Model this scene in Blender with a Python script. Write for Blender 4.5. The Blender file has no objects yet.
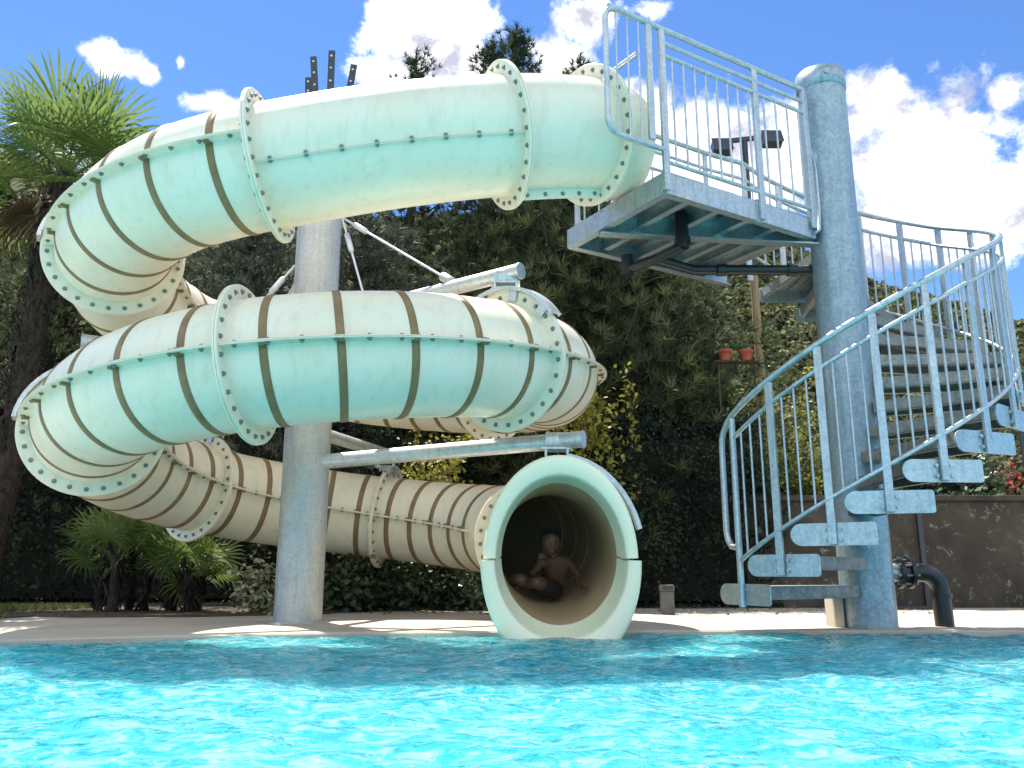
import bpy, bmesh, math, random
import numpy as np
from mathutils import Vector, Matrix, noise
R=math.radians; PI=math.pi
rnd=random.Random(7); rng=np.random.default_rng(7)
sc=bpy.context.scene; COL=sc.collection

# ------------------------------------------------------------------ materials
def nmat(name, base, rough=.6, metal=0., spec=.5):
    m=bpy.data.materials.new(name); m.use_nodes=True
    b=m.node_tree.nodes['Principled BSDF']
    b.inputs['Base Color'].default_value=(*base,1); b.inputs['Roughness'].default_value=rough
    b.inputs['Metallic'].default_value=metal; b.inputs['Specular IOR Level'].default_value=spec
    return m
def N(m,t,**kw):
    n=m.node_tree.nodes.new(t)
    for k,v in kw.items(): setattr(n,k,v)
    return n
def L(m,a,b): m.node_tree.links.new(a,b)
def BS(m): return m.node_tree.nodes['Principled BSDF']
def coords(m,kind='Object',scale=(1,1,1)):
    t=N(m,'ShaderNodeTexCoord'); mp=N(m,'ShaderNodeMapping'); mp.inputs['Scale'].default_value=scale
    L(m,t.outputs[kind],mp.inputs['Vector']); return mp.outputs[0]
def world_pos(m,scale=(1,1,1)):
    g=N(m,'ShaderNodeNewGeometry'); mp=N(m,'ShaderNodeMapping'); mp.inputs['Scale'].default_value=scale
    L(m,g.outputs['Position'],mp.inputs['Vector']); return mp.outputs[0]
def noise_tex(m,vec,scale,detail=4,rough=.55,dist=0):
    n=N(m,'ShaderNodeTexNoise'); n.inputs['Scale'].default_value=scale; n.inputs['Detail'].default_value=detail
    n.inputs['Roughness'].default_value=rough; n.inputs['Distortion'].default_value=dist
    L(m,vec,n.inputs['Vector']); return n.outputs['Fac']
def ramp(m,fac,stops):
    r=N(m,'ShaderNodeValToRGB'); e=r.color_ramp.elements
    while len(e)<len(stops): e.new(.5)
    for el,(p,c) in zip(e,stops): el.position=p; el.color=(*c,1)
    L(m,fac,r.inputs['Fac']); return r.outputs['Color']
def rampf(m,fac,stops): return ramp(m,fac,[(p,(v,v,v)) for p,v in stops])
def bump(m,h,strength=.3,dist=.01):
    b=N(m,'ShaderNodeBump'); b.inputs['Strength'].default_value=strength; b.inputs['Distance'].default_value=dist
    L(m,h,b.inputs['Height']); L(m,b.outputs[0],BS(m).inputs['Normal']); return b
def mixc(m,fac,a,b,mode='MIX'):
    x=N(m,'ShaderNodeMix',data_type='RGBA',blend_type=mode)
    for s,v in ((0,fac),(6,a),(7,b)):
        if hasattr(v,'is_linked'): L(m,v,x.inputs[s])
        else: x.inputs[s].default_value=v if s==0 else (*v,1)
    return x.outputs[2]

def noisy(name,stops,scale=8,rough=.7,metal=0,bmp=.2,bd=.01,detail=5,spec=.4,stretch=(1,1,1),bscale=None):
    m=nmat(name,(1,1,1),rough,metal,spec); v=world_pos(m,stretch)
    f=noise_tex(m,v,scale,detail); L(m,ramp(m,f,stops),BS(m).inputs['Base Color'])
    if bmp: bump(m,noise_tex(m,v,bscale or scale*3,4),bmp,bd)
    return m
def leaf_mat(name,c1,c2,c3,rough=.5,transl=.25,vs=1.6,spec=.3):
    """leaf colour varies by face (attribute shade) and by clump; a little light passes through the leaf"""
    m=nmat(name,c2,rough,0,spec); nt=m.node_tree
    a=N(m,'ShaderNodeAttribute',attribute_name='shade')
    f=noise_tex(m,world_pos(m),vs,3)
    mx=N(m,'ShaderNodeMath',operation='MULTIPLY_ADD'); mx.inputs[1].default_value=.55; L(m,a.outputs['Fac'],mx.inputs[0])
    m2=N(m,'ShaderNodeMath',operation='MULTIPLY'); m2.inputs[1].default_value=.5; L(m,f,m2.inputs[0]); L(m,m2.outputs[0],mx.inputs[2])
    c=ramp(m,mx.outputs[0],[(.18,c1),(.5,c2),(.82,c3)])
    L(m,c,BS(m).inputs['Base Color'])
    t=N(m,'ShaderNodeBsdfTranslucent'); L(m,c,t.inputs['Color'])
    ms=N(m,'ShaderNodeMixShader'); ms.inputs[0].default_value=transl
    L(m,BS(m).outputs[0],ms.inputs[1]); L(m,t.outputs[0],ms.inputs[2])
    L(m,ms.outputs[0],nt.nodes['Material Output'].inputs['Surface'])
    return m

def make_gelcoat():
    m=nmat('cream_gelcoat',(.8,.75,.62),.32,0,.5); v=world_pos(m)
    f=noise_tex(m,v,1.7,5,.6); f2=noise_tex(m,world_pos(m,(6,6,1.2)),2.2,5,.65)
    c=ramp(m,f,[(.3,GEL1),(.7,GEL2)])
    st=rampf(m,f2,[(.5,0),(.8,.38)])
    c=mixc(m,st,c,(.5,.42,.28))
    L(m,c,BS(m).inputs['Base Color']); L(m,rampf(m,f,[(.3,.28),(.7,.45)]),BS(m).inputs['Roughness'])
    bump(m,noise_tex(m,v,14,3),.05,.004)
    return m
GEL1=(.805,.72,.54); GEL2=(.845,.78,.63)
M={}
M['gel']=make_gelcoat()
M['lip']=noisy('pale_mint_gelcoat',[(.3,(.80,.84,.61)),(.7,(.85,.88,.66))],2,.3,0,.04,.004)
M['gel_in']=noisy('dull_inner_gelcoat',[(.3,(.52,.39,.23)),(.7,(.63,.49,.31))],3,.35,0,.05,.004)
M['joint']=nmat('pale_seam_light_paint',(.9,.85,.7),.5)  # pale tone imitates daylight leaking in at the shell seams
M['band']=noisy('brown_resin_band',[(.3,(.20,.125,.055)),(.7,(.29,.19,.09))],9,.5,0,.1,.004)
M['bolt']=nmat('dull_steel_bolt',(.24,.25,.23),.5,.4)
def galv(name,c1,c2,metal=.75,rough=.42,spang=26):
    m=nmat(name,c2,rough,metal); v=world_pos(m)
    vo=N(m,'ShaderNodeTexVoronoi'); vo.inputs['Scale'].default_value=spang; L(m,v,vo.inputs['Vector'])
    f=noise_tex(m,v,5,6,.7); f3=noise_tex(m,world_pos(m,(7,7,.8)),3,5,.6)
    sep=N(m,'ShaderNodeSeparateColor'); L(m,vo.outputs['Color'],sep.inputs[0])
    a=N(m,'ShaderNodeMath',operation='MULTIPLY_ADD'); a.inputs[1].default_value=.3; L(m,sep.outputs[0],a.inputs[0])
    b=N(m,'ShaderNodeMath',operation='MULTIPLY'); b.inputs[1].default_value=.7; L(m,f,b.inputs[0]); L(m,b.outputs[0],a.inputs[2])
    c=ramp(m,a.outputs[0],[(.25,c1),(.75,c2)])
    c=mixc(m,rampf(m,f3,[(.5,0),(.75,.5)]),c,tuple(x*.55 for x in c1))
    f4=noise_tex(m,world_pos(m,(9,9,1.1)),4,6,.7); c=mixc(m,rampf(m,f4,[(.58,0),(.75,.4)]),c,tuple(min(.85,x*1.3) for x in c2))
    L(m,c,BS(m).inputs['Base Color'])
    L(m,rampf(m,a.outputs[0],[(.2,rough+.14),(.8,rough-.1)]),BS(m).inputs['Roughness'])
    bump(m,f,.06,.003)
    return m
M['galv']=galv('galvanised_steel',(.35,.42,.445),(.53,.60,.62),.75,.38,60)
M['galv_arm']=galv('bright_galvanised_arm',(.52,.55,.56),(.68,.71,.71),.7,.42,60)
M['galv_col']=galv('weathered_galvanised_column',(.42,.435,.425),(.53,.545,.53),.55,.5,60)
M['stair_col']=galv('blue_grey_column',(.22,.305,.36),(.36,.45,.495),.5,.4,45)
M['grating']=galv('galvanised_grating',(.20,.215,.20),(.33,.345,.325),.5,.55,40)
M['black']=nmat('black_plastic_pipe',(.012,.013,.014),.35)
M['rubber']=nmat('dark_weathered_steel',(.05,.055,.06),.5,.4)
M['deck']=None

def deck_mat():
    m=nmat('sandy_concrete',(.45,.4,.32),.85,0,.2); v=world_pos(m)
    f=noise_tex(m,v,1.1,6,.65); f2=noise_tex(m,v,60,3)
    c=ramp(m,f,[(.3,(.40,.35,.28)),(.55,(.50,.45,.37)),(.75,(.56,.51,.43))])
    c=mixc(m,rampf(m,f2,[(.35,.25),(.6,0)]),c,(.3,.26,.2))
    L(m,c,BS(m).inputs['Base Color']); bump(m,f2,.25,.004); return m
M['deck']=deck_mat()
M['soil']=noisy('dark_soil',[(.3,(.05,.036,.024)),(.7,(.12,.09,.06))],7,.95,0,.8,.04)
M['ground']=noisy('scrubby_ground',[(.3,(.05,.055,.025)),(.7,(.10,.09,.05))],2,.95,0,.6,.05)
M['bark']=noisy('rough_bark',[(.3,(.035,.027,.02)),(.7,(.11,.085,.06))],9,.95,0,1,.04,stretch=(1,1,.35))
M['palmbark']=noisy('shaggy_palm_fibre',[(.3,(.018,.014,.011)),(.7,(.07,.052,.037))],16,.95,0,1,.05,stretch=(1,1,.5))
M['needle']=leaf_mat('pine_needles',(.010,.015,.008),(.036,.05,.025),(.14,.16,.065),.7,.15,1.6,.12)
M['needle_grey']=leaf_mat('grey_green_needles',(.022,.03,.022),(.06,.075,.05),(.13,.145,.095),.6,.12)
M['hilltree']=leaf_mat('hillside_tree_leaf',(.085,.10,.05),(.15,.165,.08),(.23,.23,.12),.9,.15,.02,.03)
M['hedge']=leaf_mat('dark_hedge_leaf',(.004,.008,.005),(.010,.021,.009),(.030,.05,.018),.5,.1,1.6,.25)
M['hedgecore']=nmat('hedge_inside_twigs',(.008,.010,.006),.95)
M['yellow']=leaf_mat('yellow_green_leaf',(.06,.085,.014),(.17,.19,.03),(.40,.35,.06),.5,.35,3)
M['shrub']=leaf_mat('dark_shrub_leaf',(.02,.032,.018),(.04,.065,.03),(.10,.14,.06),.3,.15,3)
M['pale']=leaf_mat('cream_flower_and_leaf',(.06,.09,.035),(.18,.2,.1),(.6,.58,.38),.5,.2,6)
M['palm']=leaf_mat('fan_palm_leaf',(.035,.065,.016),(.11,.17,.04),(.28,.33,.10),.55,.42,3)
M['palmdry']=leaf_mat('dry_palm_leaf',(.06,.045,.025),(.14,.10,.05),(.25,.19,.1),.7,.15,3)
M['grass']=leaf_mat('lawn_blade',(.05,.075,.015),(.10,.13,.03),(.22,.22,.07),.6,.25,2)
M['stalk']=nmat('green_stalk',(.10,.13,.04),.5)
M['grey']=noisy('grey_plastic',[(.3,(.10,.105,.10)),(.7,(.15,.155,.15))],20,.6,0,.05)
M['dkpanel']=nmat('smoked_panel',(.05,.052,.05),.3)
M['skin']=nmat('tanned_skin',(.12,.062,.038),.45); M['hair']=noisy('wet_black_hair',[(.3,(.006,.006,.008)),(.7,(.016,.016,.02))],60,.3,0,.4,.004)
M['shorts']=nmat('dark_swim_shorts',(.03,.025,.03),.7)
M['lipc']=nmat('mouth_pink',(.28,.1,.085),.5); M['eyew']=nmat('eye_white',(.4,.39,.37),.4); M['eyed']=nmat('eye_dark',(.012,.009,.008),.1)
M['terra']=noisy('orange_terracotta',[(.3,(.30,.065,.035)),(.7,(.42,.11,.06))],14,.6,0,.05)
M['wood']=noisy('weathered_wood',[(.3,(.20,.13,.06)),(.7,(.36,.25,.13))],6,.8,0,.3,.01,stretch=(6,6,.6))
M['redflower']=leaf_mat('red_flowers',(.06,.10,.03),(.35,.03,.02),(.6,.06,.04),.6,.2,8)
def wall_mat():
    m=nmat('weathered_concrete_wall',(.1,.08,.06),.9,0,.2); v=world_pos(m)
    f=noise_tex(m,v,1.4,6,.65); f2=noise_tex(m,world_pos(m,(3,3,.7)),1.1,5,.6); f3=noise_tex(m,v,9,5,.7)
    c=ramp(m,f,[(.3,(.035,.03,.024)),(.55,(.07,.06,.047)),(.8,(.14,.13,.11))])
    c=mixc(m,rampf(m,f2,[(.5,0),(.75,.55)]),c,(.05,.04,.032))
    c=mixc(m,rampf(m,f3,[(.58,0),(.72,.55)]),c,(.42,.4,.36))
    L(m,c,BS(m).inputs['Base Color']); bump(m,f3,.5,.02); return m
M['wall']=wall_mat()
def hill_mat():
    m=nmat('wooded_hillside',(.06,.08,.04),.95,0,.1); v=world_pos(m)
    vo=N(m,'ShaderNodeTexVoronoi'); vo.inputs['Scale'].default_value=.22; L(m,v,vo.inputs['Vector'])
    f=noise_tex(m,v,.035,6,.65); sep=N(m,'ShaderNodeSeparateColor'); L(m,vo.outputs['Color'],sep.inputs[0])
    a=N(m,'ShaderNodeMath',operation='MULTIPLY_ADD'); a.inputs[1].default_value=.4; L(m,sep.outputs[0],a.inputs[0])
    b=N(m,'ShaderNodeMath',operation='MULTIPLY'); b.inputs[1].default_value=.75; L(m,f,b.inputs[0]); L(m,b.outputs[0],a.inputs[2])
    L(m,ramp(m,a.outputs[0],[(.25,(.035,.05,.024)),(.55,(.075,.095,.04)),(.8,(.15,.15,.075))]),BS(m).inputs['Base Color'])
    return m
M['hill']=hill_mat()
def water_mat():
    m=nmat('pool_water',(.04,.41,.47),.05,0,.5); b=BS(m); b.inputs['IOR'].default_value=1.33
    v=world_pos(m,(1,1.15,1))
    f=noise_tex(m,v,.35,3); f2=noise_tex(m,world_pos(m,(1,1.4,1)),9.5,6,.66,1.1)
    c1=ramp(m,f2,[(.37,(.018,.34,.44)),(.49,(.055,.42,.50)),(.60,(.28,.58,.61))])  # pale flecks in the colour imitate rippling light and sparkle
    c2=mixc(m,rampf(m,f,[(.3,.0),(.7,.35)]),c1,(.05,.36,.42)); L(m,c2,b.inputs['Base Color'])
    n1=noise_tex(m,v,4.5,4,.6,.8); n2=noise_tex(m,v,14,3,.55,.6)
    a=N(m,'ShaderNodeMath',operation='MULTIPLY_ADD'); a.inputs[1].default_value=.62; L(m,n2,a.inputs[0]); L(m,n1,a.inputs[2])
    bump(m,a.outputs[0],1.,.15)
    b.subsurface_method='BURLEY'; b.inputs['Subsurface Weight'].default_value=.7; b.inputs['Subsurface Radius'].default_value=(.2,.8,.95); b.inputs['Subsurface Scale'].default_value=1.9
    return m
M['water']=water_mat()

# ------------------------------------------------------------------ object helpers
def arr_mesh(name,verts,faces,mats,smooth=True,midx=None,shade=None):
    verts=np.asarray(verts,dtype=np.float32); faces=np.asarray(faces,dtype=np.int32)
    me=bpy.data.meshes.new(name); nf,k=faces.shape
    me.vertices.add(len(verts)); me.vertices.foreach_set('co',verts.ravel())
    me.loops.add(nf*k); me.loops.foreach_set('vertex_index',faces.ravel())
    me.polygons.add(nf); me.polygons.foreach_set('loop_start',np.arange(0,nf*k,k,dtype=np.int32))
    me.polygons.foreach_set('loop_total',np.full(nf,k,dtype=np.int32))
    if midx is not None: me.polygons.foreach_set('material_index',np.asarray(midx,dtype=np.int32))
    me.update(calc_edges=True)
    if smooth: me.polygons.foreach_set('use_smooth',np.ones(nf,dtype=bool))
    if shade is not None:
        at=me.attributes.new('shade','FLOAT','FACE'); at.data.foreach_set('value',np.asarray(shade,dtype=np.float32))
    for mm in (mats if isinstance(mats,(list,tuple)) else [mats]): me.materials.append(mm)
    return me
class MB:
    """collects vertices and polygons of one object"""
    def __init__(s): s.v=[]; s.f=[]; s.m=[]; s.s=[]
    def add(s,vs,fs,mi=0,smooth=False):
        o=len(s.v); s.v+= [tuple(p) for p in vs]; s.f+=[tuple(i+o for i in f) for f in fs]; s.m+=[mi]*len(fs); s.s+=[smooth]*len(fs)
    def box(s,c,size,rot=None,mi=0):
        x,y,z=[d/2 for d in size]; vs=[Vector((a*x,b*y,d*z)) for a in(-1,1) for b in(-1,1) for d in(-1,1)]
        if rot is not None: vs=[rot@p for p in vs]
        c=Vector(c); s.add([p+c for p in vs],[(0,1,3,2),(4,6,7,5),(0,4,5,1),(2,3,7,6),(0,2,6,4),(1,5,7,3)],mi)
    def tube(s,pts,r,n=12,mi=0,caps=True,closed=False):
        pts=[Vector(p) for p in pts]; rs=r if isinstance(r,(list,tuple)) else [r]*len(pts); vs=[]; prev=None; k=len(pts)
        for i,p in enumerate(pts):
            if closed: t=pts[(i+1)%k]-pts[i-1]
            else: t=(pts[min(i+1,k-1)]-pts[max(i-1,0)])
            t.normalize()
            if prev is None:
                a=t.cross(Vector((0,0,1)));
                if a.length<1e-3: a=t.cross(Vector((0,1,0)))
            else: a=prev-t*prev.dot(t)
            a.normalize(); prev=a; b=t.cross(a)
            vs+=[p+rs[i]*(math.cos(2*PI*j/n)*a+math.sin(2*PI*j/n)*b) for j in range(n)]
        fs=[]; m=k if closed else k-1
        for i in range(m):
            for j in range(n):
                i2=(i+1)%k; fs.append((i*n+j,i*n+(j+1)%n,i2*n+(j+1)%n,i2*n+j))
        s.add(vs,fs,mi,True)
        if caps and not closed:
            s.add(vs[:n],[tuple(range(n))],mi); s.add(vs[-n:],[tuple(range(n-1,-1,-1))],mi)
    def prism(s,poly,z0,z1,mi=0):
        n=len(poly); vs=[(x,y,z0) for x,y in poly]+[(x,y,z1) for x,y in poly]
        s.add(vs,[tuple(range(n-1,-1,-1)),tuple(range(n,2*n))]+[(i,(i+1)%n,n+(i+1)%n,n+i) for i in range(n)],mi)
    def build(s,name,mats,parent=None,origin=None):
        me=bpy.data.meshes.new(name); o0=Vector(origin) if origin is not None else Vector((0,0,0))
        me.from_pydata([tuple(Vector(p)-o0) for p in s.v],[],s.f)
        me.polygons.foreach_set('material_index',s.m); me.polygons.foreach_set('use_smooth',s.s)
        for mm in (mats if isinstance(mats,(list,tuple)) else [mats]): me.materials.append(mm)
        bm=bmesh.new(); bm.from_mesh(me); bmesh.ops.recalc_face_normals(bm,faces=bm.faces); bm.to_mesh(me); bm.free()
        return link(name,me,parent,o0)
def link(name,me,parent=None,loc=(0,0,0)):
    o=bpy.data.objects.new(name,me); COL.objects.link(o); o.location=loc
    if parent is not None:
        o.parent=parent; o.matrix_parent_inverse=pinv(parent)
    return o
def pinv(p):
    m=Matrix.Translation(p.location)@p.rotation_euler.to_matrix().to_4x4()
    q=p
    if q.parent is not None: m=q.parent_world@m if hasattr(q,'parent_world') else (q.parent['_w'] and Matrix.Identity(4)) or m
    return m.inverted()
# every part mesh is written in world coordinates with its own origin; parents are never rotated, so the inverse is a plain shift
def pinv(p):
    loc=Vector((0,0,0)); q=p
    while q is not None:
        loc+=q.location if q.parent is None else (q.location+q.matrix_parent_inverse.translation)
        q=q.parent
    return Matrix.Translation(-loc)
def thing(name,loc,label,cat,group=None):
    o=bpy.data.objects.new(name,None); COL.objects.link(o); o.location=loc; o.empty_display_size=.2
    return tag(o,label,cat,group)
def tag(o,label,cat,group=None,kind=None):
    if label: o['label']=label
    if cat: o['category']=cat
    if group: o['group']=group
    if kind: o['kind']=kind
    return o
def bevel(o,w=.006,seg=2):
    b=o.modifiers.new('bevel','BEVEL'); b.width=w; b.segments=seg; b.limit_method='ANGLE'; b.angle_limit=R(40); return o

# ------------------------------------------------------------------ camera, sun, sky
cam=bpy.data.cameras.new('camera'); co=bpy.data.objects.new('camera',cam); COL.objects.link(co); sc.camera=co
F=826.55; TH=.224452; CH=.42
cam.sensor_width=36; cam.lens=F/1024*36; cam.clip_start=.05; cam.clip_end=6000
co.location=(0,0,CH); co.rotation_euler=(PI/2+TH,0,0)
SUN_EL,SUN_AZ=R(64),R(-31)          # azimuth from +Y towards +X
sd=Vector((math.sin(SUN_AZ)*math.cos(SUN_EL),math.cos(SUN_AZ)*math.cos(SUN_EL),math.sin(SUN_EL)))
sl=bpy.data.lights.new('sun','SUN'); sl.energy=5; sl.angle=R(.53); sl.color=(1,.95,.87)
so=bpy.data.objects.new('sun',sl); COL.objects.link(so); so.location=(0,0,30); so.rotation_euler=sd.to_track_quat('Z','Y').to_euler()
SKY_STR=.115
def make_world():
    w=bpy.data.worlds.new('World'); sc.world=w; w.use_nodes=True; m=w
    bg=w.node_tree.nodes['Background']; bg.inputs[1].default_value=SKY_STR
    sky=N(m,'ShaderNodeTexSky',sky_type='NISHITA'); sky.sun_disc=False; sky.sun_elevation=SUN_EL; sky.sun_rotation=SUN_AZ
    sky.altitude=1800; sky.air_density=1.; sky.dust_density=.1; sky.ozone_density=4.5
    tc=N(m,'ShaderNodeTexCoord'); sp=N(m,'ShaderNodeSeparateXYZ'); L(m,tc.outputs['Generated'],sp.inputs[0])
    def math_(op,a,b=None,c=None):
        n=N(m,'ShaderNodeMath',operation=op)
        for i,v in enumerate((a,b,c)):
            if v is None: continue
            if hasattr(v,'is_linked'): L(m,v,n.inputs[i])
            else: n.inputs[i].default_value=v
        return n.outputs[0]
    az=math_('ARCTAN2',sp.outputs[0],sp.outputs[1]); el=math_('ARCSINE',sp.outputs[2])
    cb=N(m,'ShaderNodeCombineXYZ'); L(m,az,cb.inputs[0]); L(m,el,cb.inputs[1]); P=cb.outputs[0]
    def nz(scale,detail,rough=.6,off=0):
        mp=N(m,'ShaderNodeMapping'); mp.inputs['Location'].default_value=(off,off*.7,0); mp.inputs['Scale'].default_value=(1,1.15,1); L(m,P,mp.inputs[0])
        return noise_tex(m,mp.outputs[0],scale,detail,rough,.25)
    f1=nz(9,10,.62); f2=nz(26,10,.66,3.1)
    # cumulus banks in view and added fill banks: azimuth, elevation, half-width, half-height (degrees), weight
    blobs=[(-6.4,35.9,4.9,3.4,1.15),(-8.6,32.8,4.2,2.1,1.0),(-3.3,33.3,3.5,2.4,0.90),(-28.2,30.9,3.4,1.2,0.95),(-26.2,30.7,1.6,1.2,0.80),(-24.3,31.7,0.8,1.0,0.70),(-22.0,29.6,3.7,1.1,0.95),
           (6.1,36.4,4.3,2.3,0.85),(3.7,34.1,3.9,2.4,0.85),(10.0,36.7,3.8,1.2,0.65),(9.8,30.8,3.3,2.4,1.0),(13.9,27.0,7.5,4.0,1.20),(20.4,28.4,3.3,3.0,1.0),(26.3,28.5,3.0,2.6,1.0),(28.6,25.0,5.0,4.0,1.2),(31.9,21.1,4.1,3.1,1.2),(26.7,21.1,4.5,2.7,1.1),(33.6,27.6,2.1,1.3,0.8),(35.9,23.3,2.9,3.2,1.05),
           (-62,30,16,9,1),(64,34,15,10,1),(105,45,34,24,1.1),(-112,45,34,24,1.1),(178,38,50,26,1.15),(-178,38,50,26,1.15),(140,18,30,10,1),(-140,18,30,10,1)]  # wide side and rear banks are unseen, added to brighten front faces
    dens=None
    for a,e,ra,re,wt in blobs:
        x=math_('MULTIPLY',math_('SUBTRACT',az,R(a)),1/R(ra)); y=math_('MULTIPLY',math_('SUBTRACT',el,R(e)),1/R(re))
        d=math_('SUBTRACT',wt,math_('SQRT',math_('ADD',math_('MULTIPLY',x,x),math_('MULTIPLY',y,y))))
        dens=d if dens is None else math_('MAXIMUM',dens,d)
    t=math_('ADD',math_('ADD',math_('MULTIPLY',dens,.9),math_('MULTIPLY',math_('SUBTRACT',f1,.5),1.8)),math_('MULTIPLY',math_('SUBTRACT',f2,.5),1.1))
    mr=N(m,'ShaderNodeMapRange',interpolation_type='SMOOTHSTEP'); mr.inputs[1].default_value=.0; mr.inputs[2].default_value=.45; L(m,t,mr.inputs[0])
    shd=nz(11,9,.62,7.7)
    cr=N(m,'ShaderNodeValToRGB'); cr.color_ramp.elements[0].position=.38; cr.color_ramp.elements[0].color=(2.7,2.75,3.3,1)
    cr.color_ramp.elements[1].position=.58; cr.color_ramp.elements[1].color=(9,9,9,1); L(m,shd,cr.inputs[0])
    blue=mixc(m,1.,sky.outputs[0],(.62,.79,.97),'MULTIPLY')
    mix=mixc(m,mr.outputs[0],blue,cr.outputs[0])
    L(m,mix,bg.inputs[0])
make_world()
vs=sc.view_settings; vs.view_transform='Standard'; vs.look='None'; vs.gamma=1; vs.use_curve_mapping=False; vs.exposure=1.12
sc.cycles.max_bounces=9; sc.cycles.diffuse_bounces=5; sc.cycles.glossy_bounces=4; sc.cycles.transmission_bounces=4
sc.cycles.use_denoising=True; sc.cycles.sample_clamp_indirect=8

# ------------------------------------------------------------------ slide path
SEC="A B C D E F G H I J K X".split()
P0=(0.6212,6.077,4.2133-.35,3.681)
SL=[0.7566,1.7285,2.0188,2.8953,2.648,2.7667,2.0095,2.0759,1.9813,2.1004,1.8062,2.1239]
ST=[0.2175,0.3595,1.1007,1.4268,1.3958,1.3814,1.0341,1.0592,1.0121,1.0804,1.0072,0.5672]
SS=[0.2379,0.2266,0.1176,0.1242,0.1312,0.1085,0.1139,0.119,0.149,0.1166,0.1108,0.1349]
NS=24; TR=.45; RF=.5545; RB=.503
paths=[]
x,y,z,ph=P0
for i in range(12):
    pts=[]; tans=[]
    for k in range(NS+1):
        u=k/NS; sp_=SS[max(i-1,0)];sn_=SS[min(i+1,11)]; sl_=SS[i]+(.5*(sp_-SS[i])*(1-u/.25) if u<.25 else (.5*(sn_-SS[i])*(u-.75)/.25 if u>.75 else 0))
        t=Vector((math.cos(ph),math.sin(ph),-sl_)).normalized(); pts.append(Vector((x,y,z))); tans.append(t)
        if k<NS:
            p2=ph-ST[i]/NS; pm=(ph+p2)/2; ds=SL[i]/NS
            x+=ds*math.cos(pm); y+=ds*math.sin(pm); z-=ds*sl_; ph=p2
    paths.append((pts,tans))
def frame(t):
    a=t.cross(Vector((0,0,1))).normalized(); return a,a.cross(t)      # a points to the inside of the coil's right hand, b up
def ringpts(c,t,r,n): 
    a,b=frame(t); return [c+r*(math.cos(2*PI*j/n)*a+math.sin(2*PI*j/n)*b) for j in range(n)]
slide=thing('water_slide',(-1.63,7.45,0),'cream fibreglass tube water slide coiling down to a round mouth over the pool','water slide')
def sweep(mb,pts,tans,r,n,mi=0,tall=0):
    vs=[]
    for i_,(p,t) in enumerate(zip(pts,tans)):
        f_=1+tall*max(0,(i_/(len(pts)-1)-.55)/.45)**1.5
        vs+=[Vector((v.x,v.y,p.z+(v.z-p.z)*(f_ if v.z>p.z else 1+(f_-1)*.5))) for v in ringpts(p,t,r,n)]
    k=len(pts); mb.add(vs,[(i*n+j,i*n+(j+1)%n,(i+1)*n+(j+1)%n,(i+1)*n+j) for i in range(k-1) for j in range(n)],mi,True)
def raw_build(mb,name,mats,parent,origin):
    me=bpy.data.meshes.new(name); me.from_pydata([tuple(Vector(p)-origin) for p in mb.v],[],mb.f)
    me.polygons.foreach_set('material_index',mb.m); me.polygons.foreach_set('use_smooth',mb.s)
    for mm in mats: me.materials.append(mm)
    return link(name,me,parent,origin)
def bolt(mb,c,axis,r=.0125,h=.011,mi=1,n=6):
    axis=axis.normalized(); a=axis.orthogonal().normalized(); b=axis.cross(a)
    w=[c+1.5*r*(math.cos(2*PI*j/10)*a+math.sin(2*PI*j/10)*b)+axis*e for e in(-.002,.004) for j in range(10)]
    mb.add(w,[tuple(range(10,20))]+[(j,(j+1)%10,10+(j+1)%10,10+j) for j in range(10)],mi)
    w=[c+r*(math.cos(2*PI*j/n)*a+math.sin(2*PI*j/n)*b)+axis*e for e in(.004,h+.006) for j in range(n)]
    mb.add(w,[tuple(range(n,2*n))]+[(j,(j+1)%n,n+(j+1)%n,n+j) for j in range(n)],mi)
def interp(i,s):
    pts,tans=paths[i]; f=s*NS; k=min(int(f),NS-1); u=f-k
    return pts[k].lerp(pts[k+1],u),tans[k].lerp(tans[k+1],u).normalized()
def seam_strip(parent,i,angs,w,th,s0=.01,s1=.99,bolts=0,inward=False):
    """longitudinal joint between the two half shells: two plates lying on each other, with bolts"""
    for ang in angs:
        mb=MB(); n=NS+1; rows=[]
        for k in range(n):
            p,t=interp(i,s0+(s1-s0)*k/(n-1)); a,b=frame(t)
            d=math.cos(ang)*a+math.sin(ang)*b; e=d.cross(t)
            for (rr,hh) in ((TR-.004,th),(TR+w,th),(TR+w,.0022),(TR+w-.006,.0022),(TR+w-.006,-.0022),(TR+w,-.0022),(TR+w,-th),(TR-.004,-th)):
                rows.append(p+rr*d+hh*e)
        q=8
        mb.add(rows,[(k*q+j,k*q+j+1,(k+1)*q+j+1,(k+1)*q+j) for k in range(n-1) for j in range(q-1)],0)
        mb.add(rows[:q],[tuple(range(q))],0); mb.add(rows[-q:],[tuple(range(q))],0)
        for k in range(bolts):
            p,t=interp(i,(k+.5)/bolts); a,b=frame(t); d=math.cos(ang)*a+math.sin(ang)*b; e=d.cross(t)
            c=p+(TR+w*.55)*d
            bolt(mb,c+e*th,e,.012,.010); bolt(mb,c-e*th,-e,.012,.010)
        mb.build('seam_flange',[M['gel'],M['bolt']],parent,origin=interp(i,.5)[0])
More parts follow.
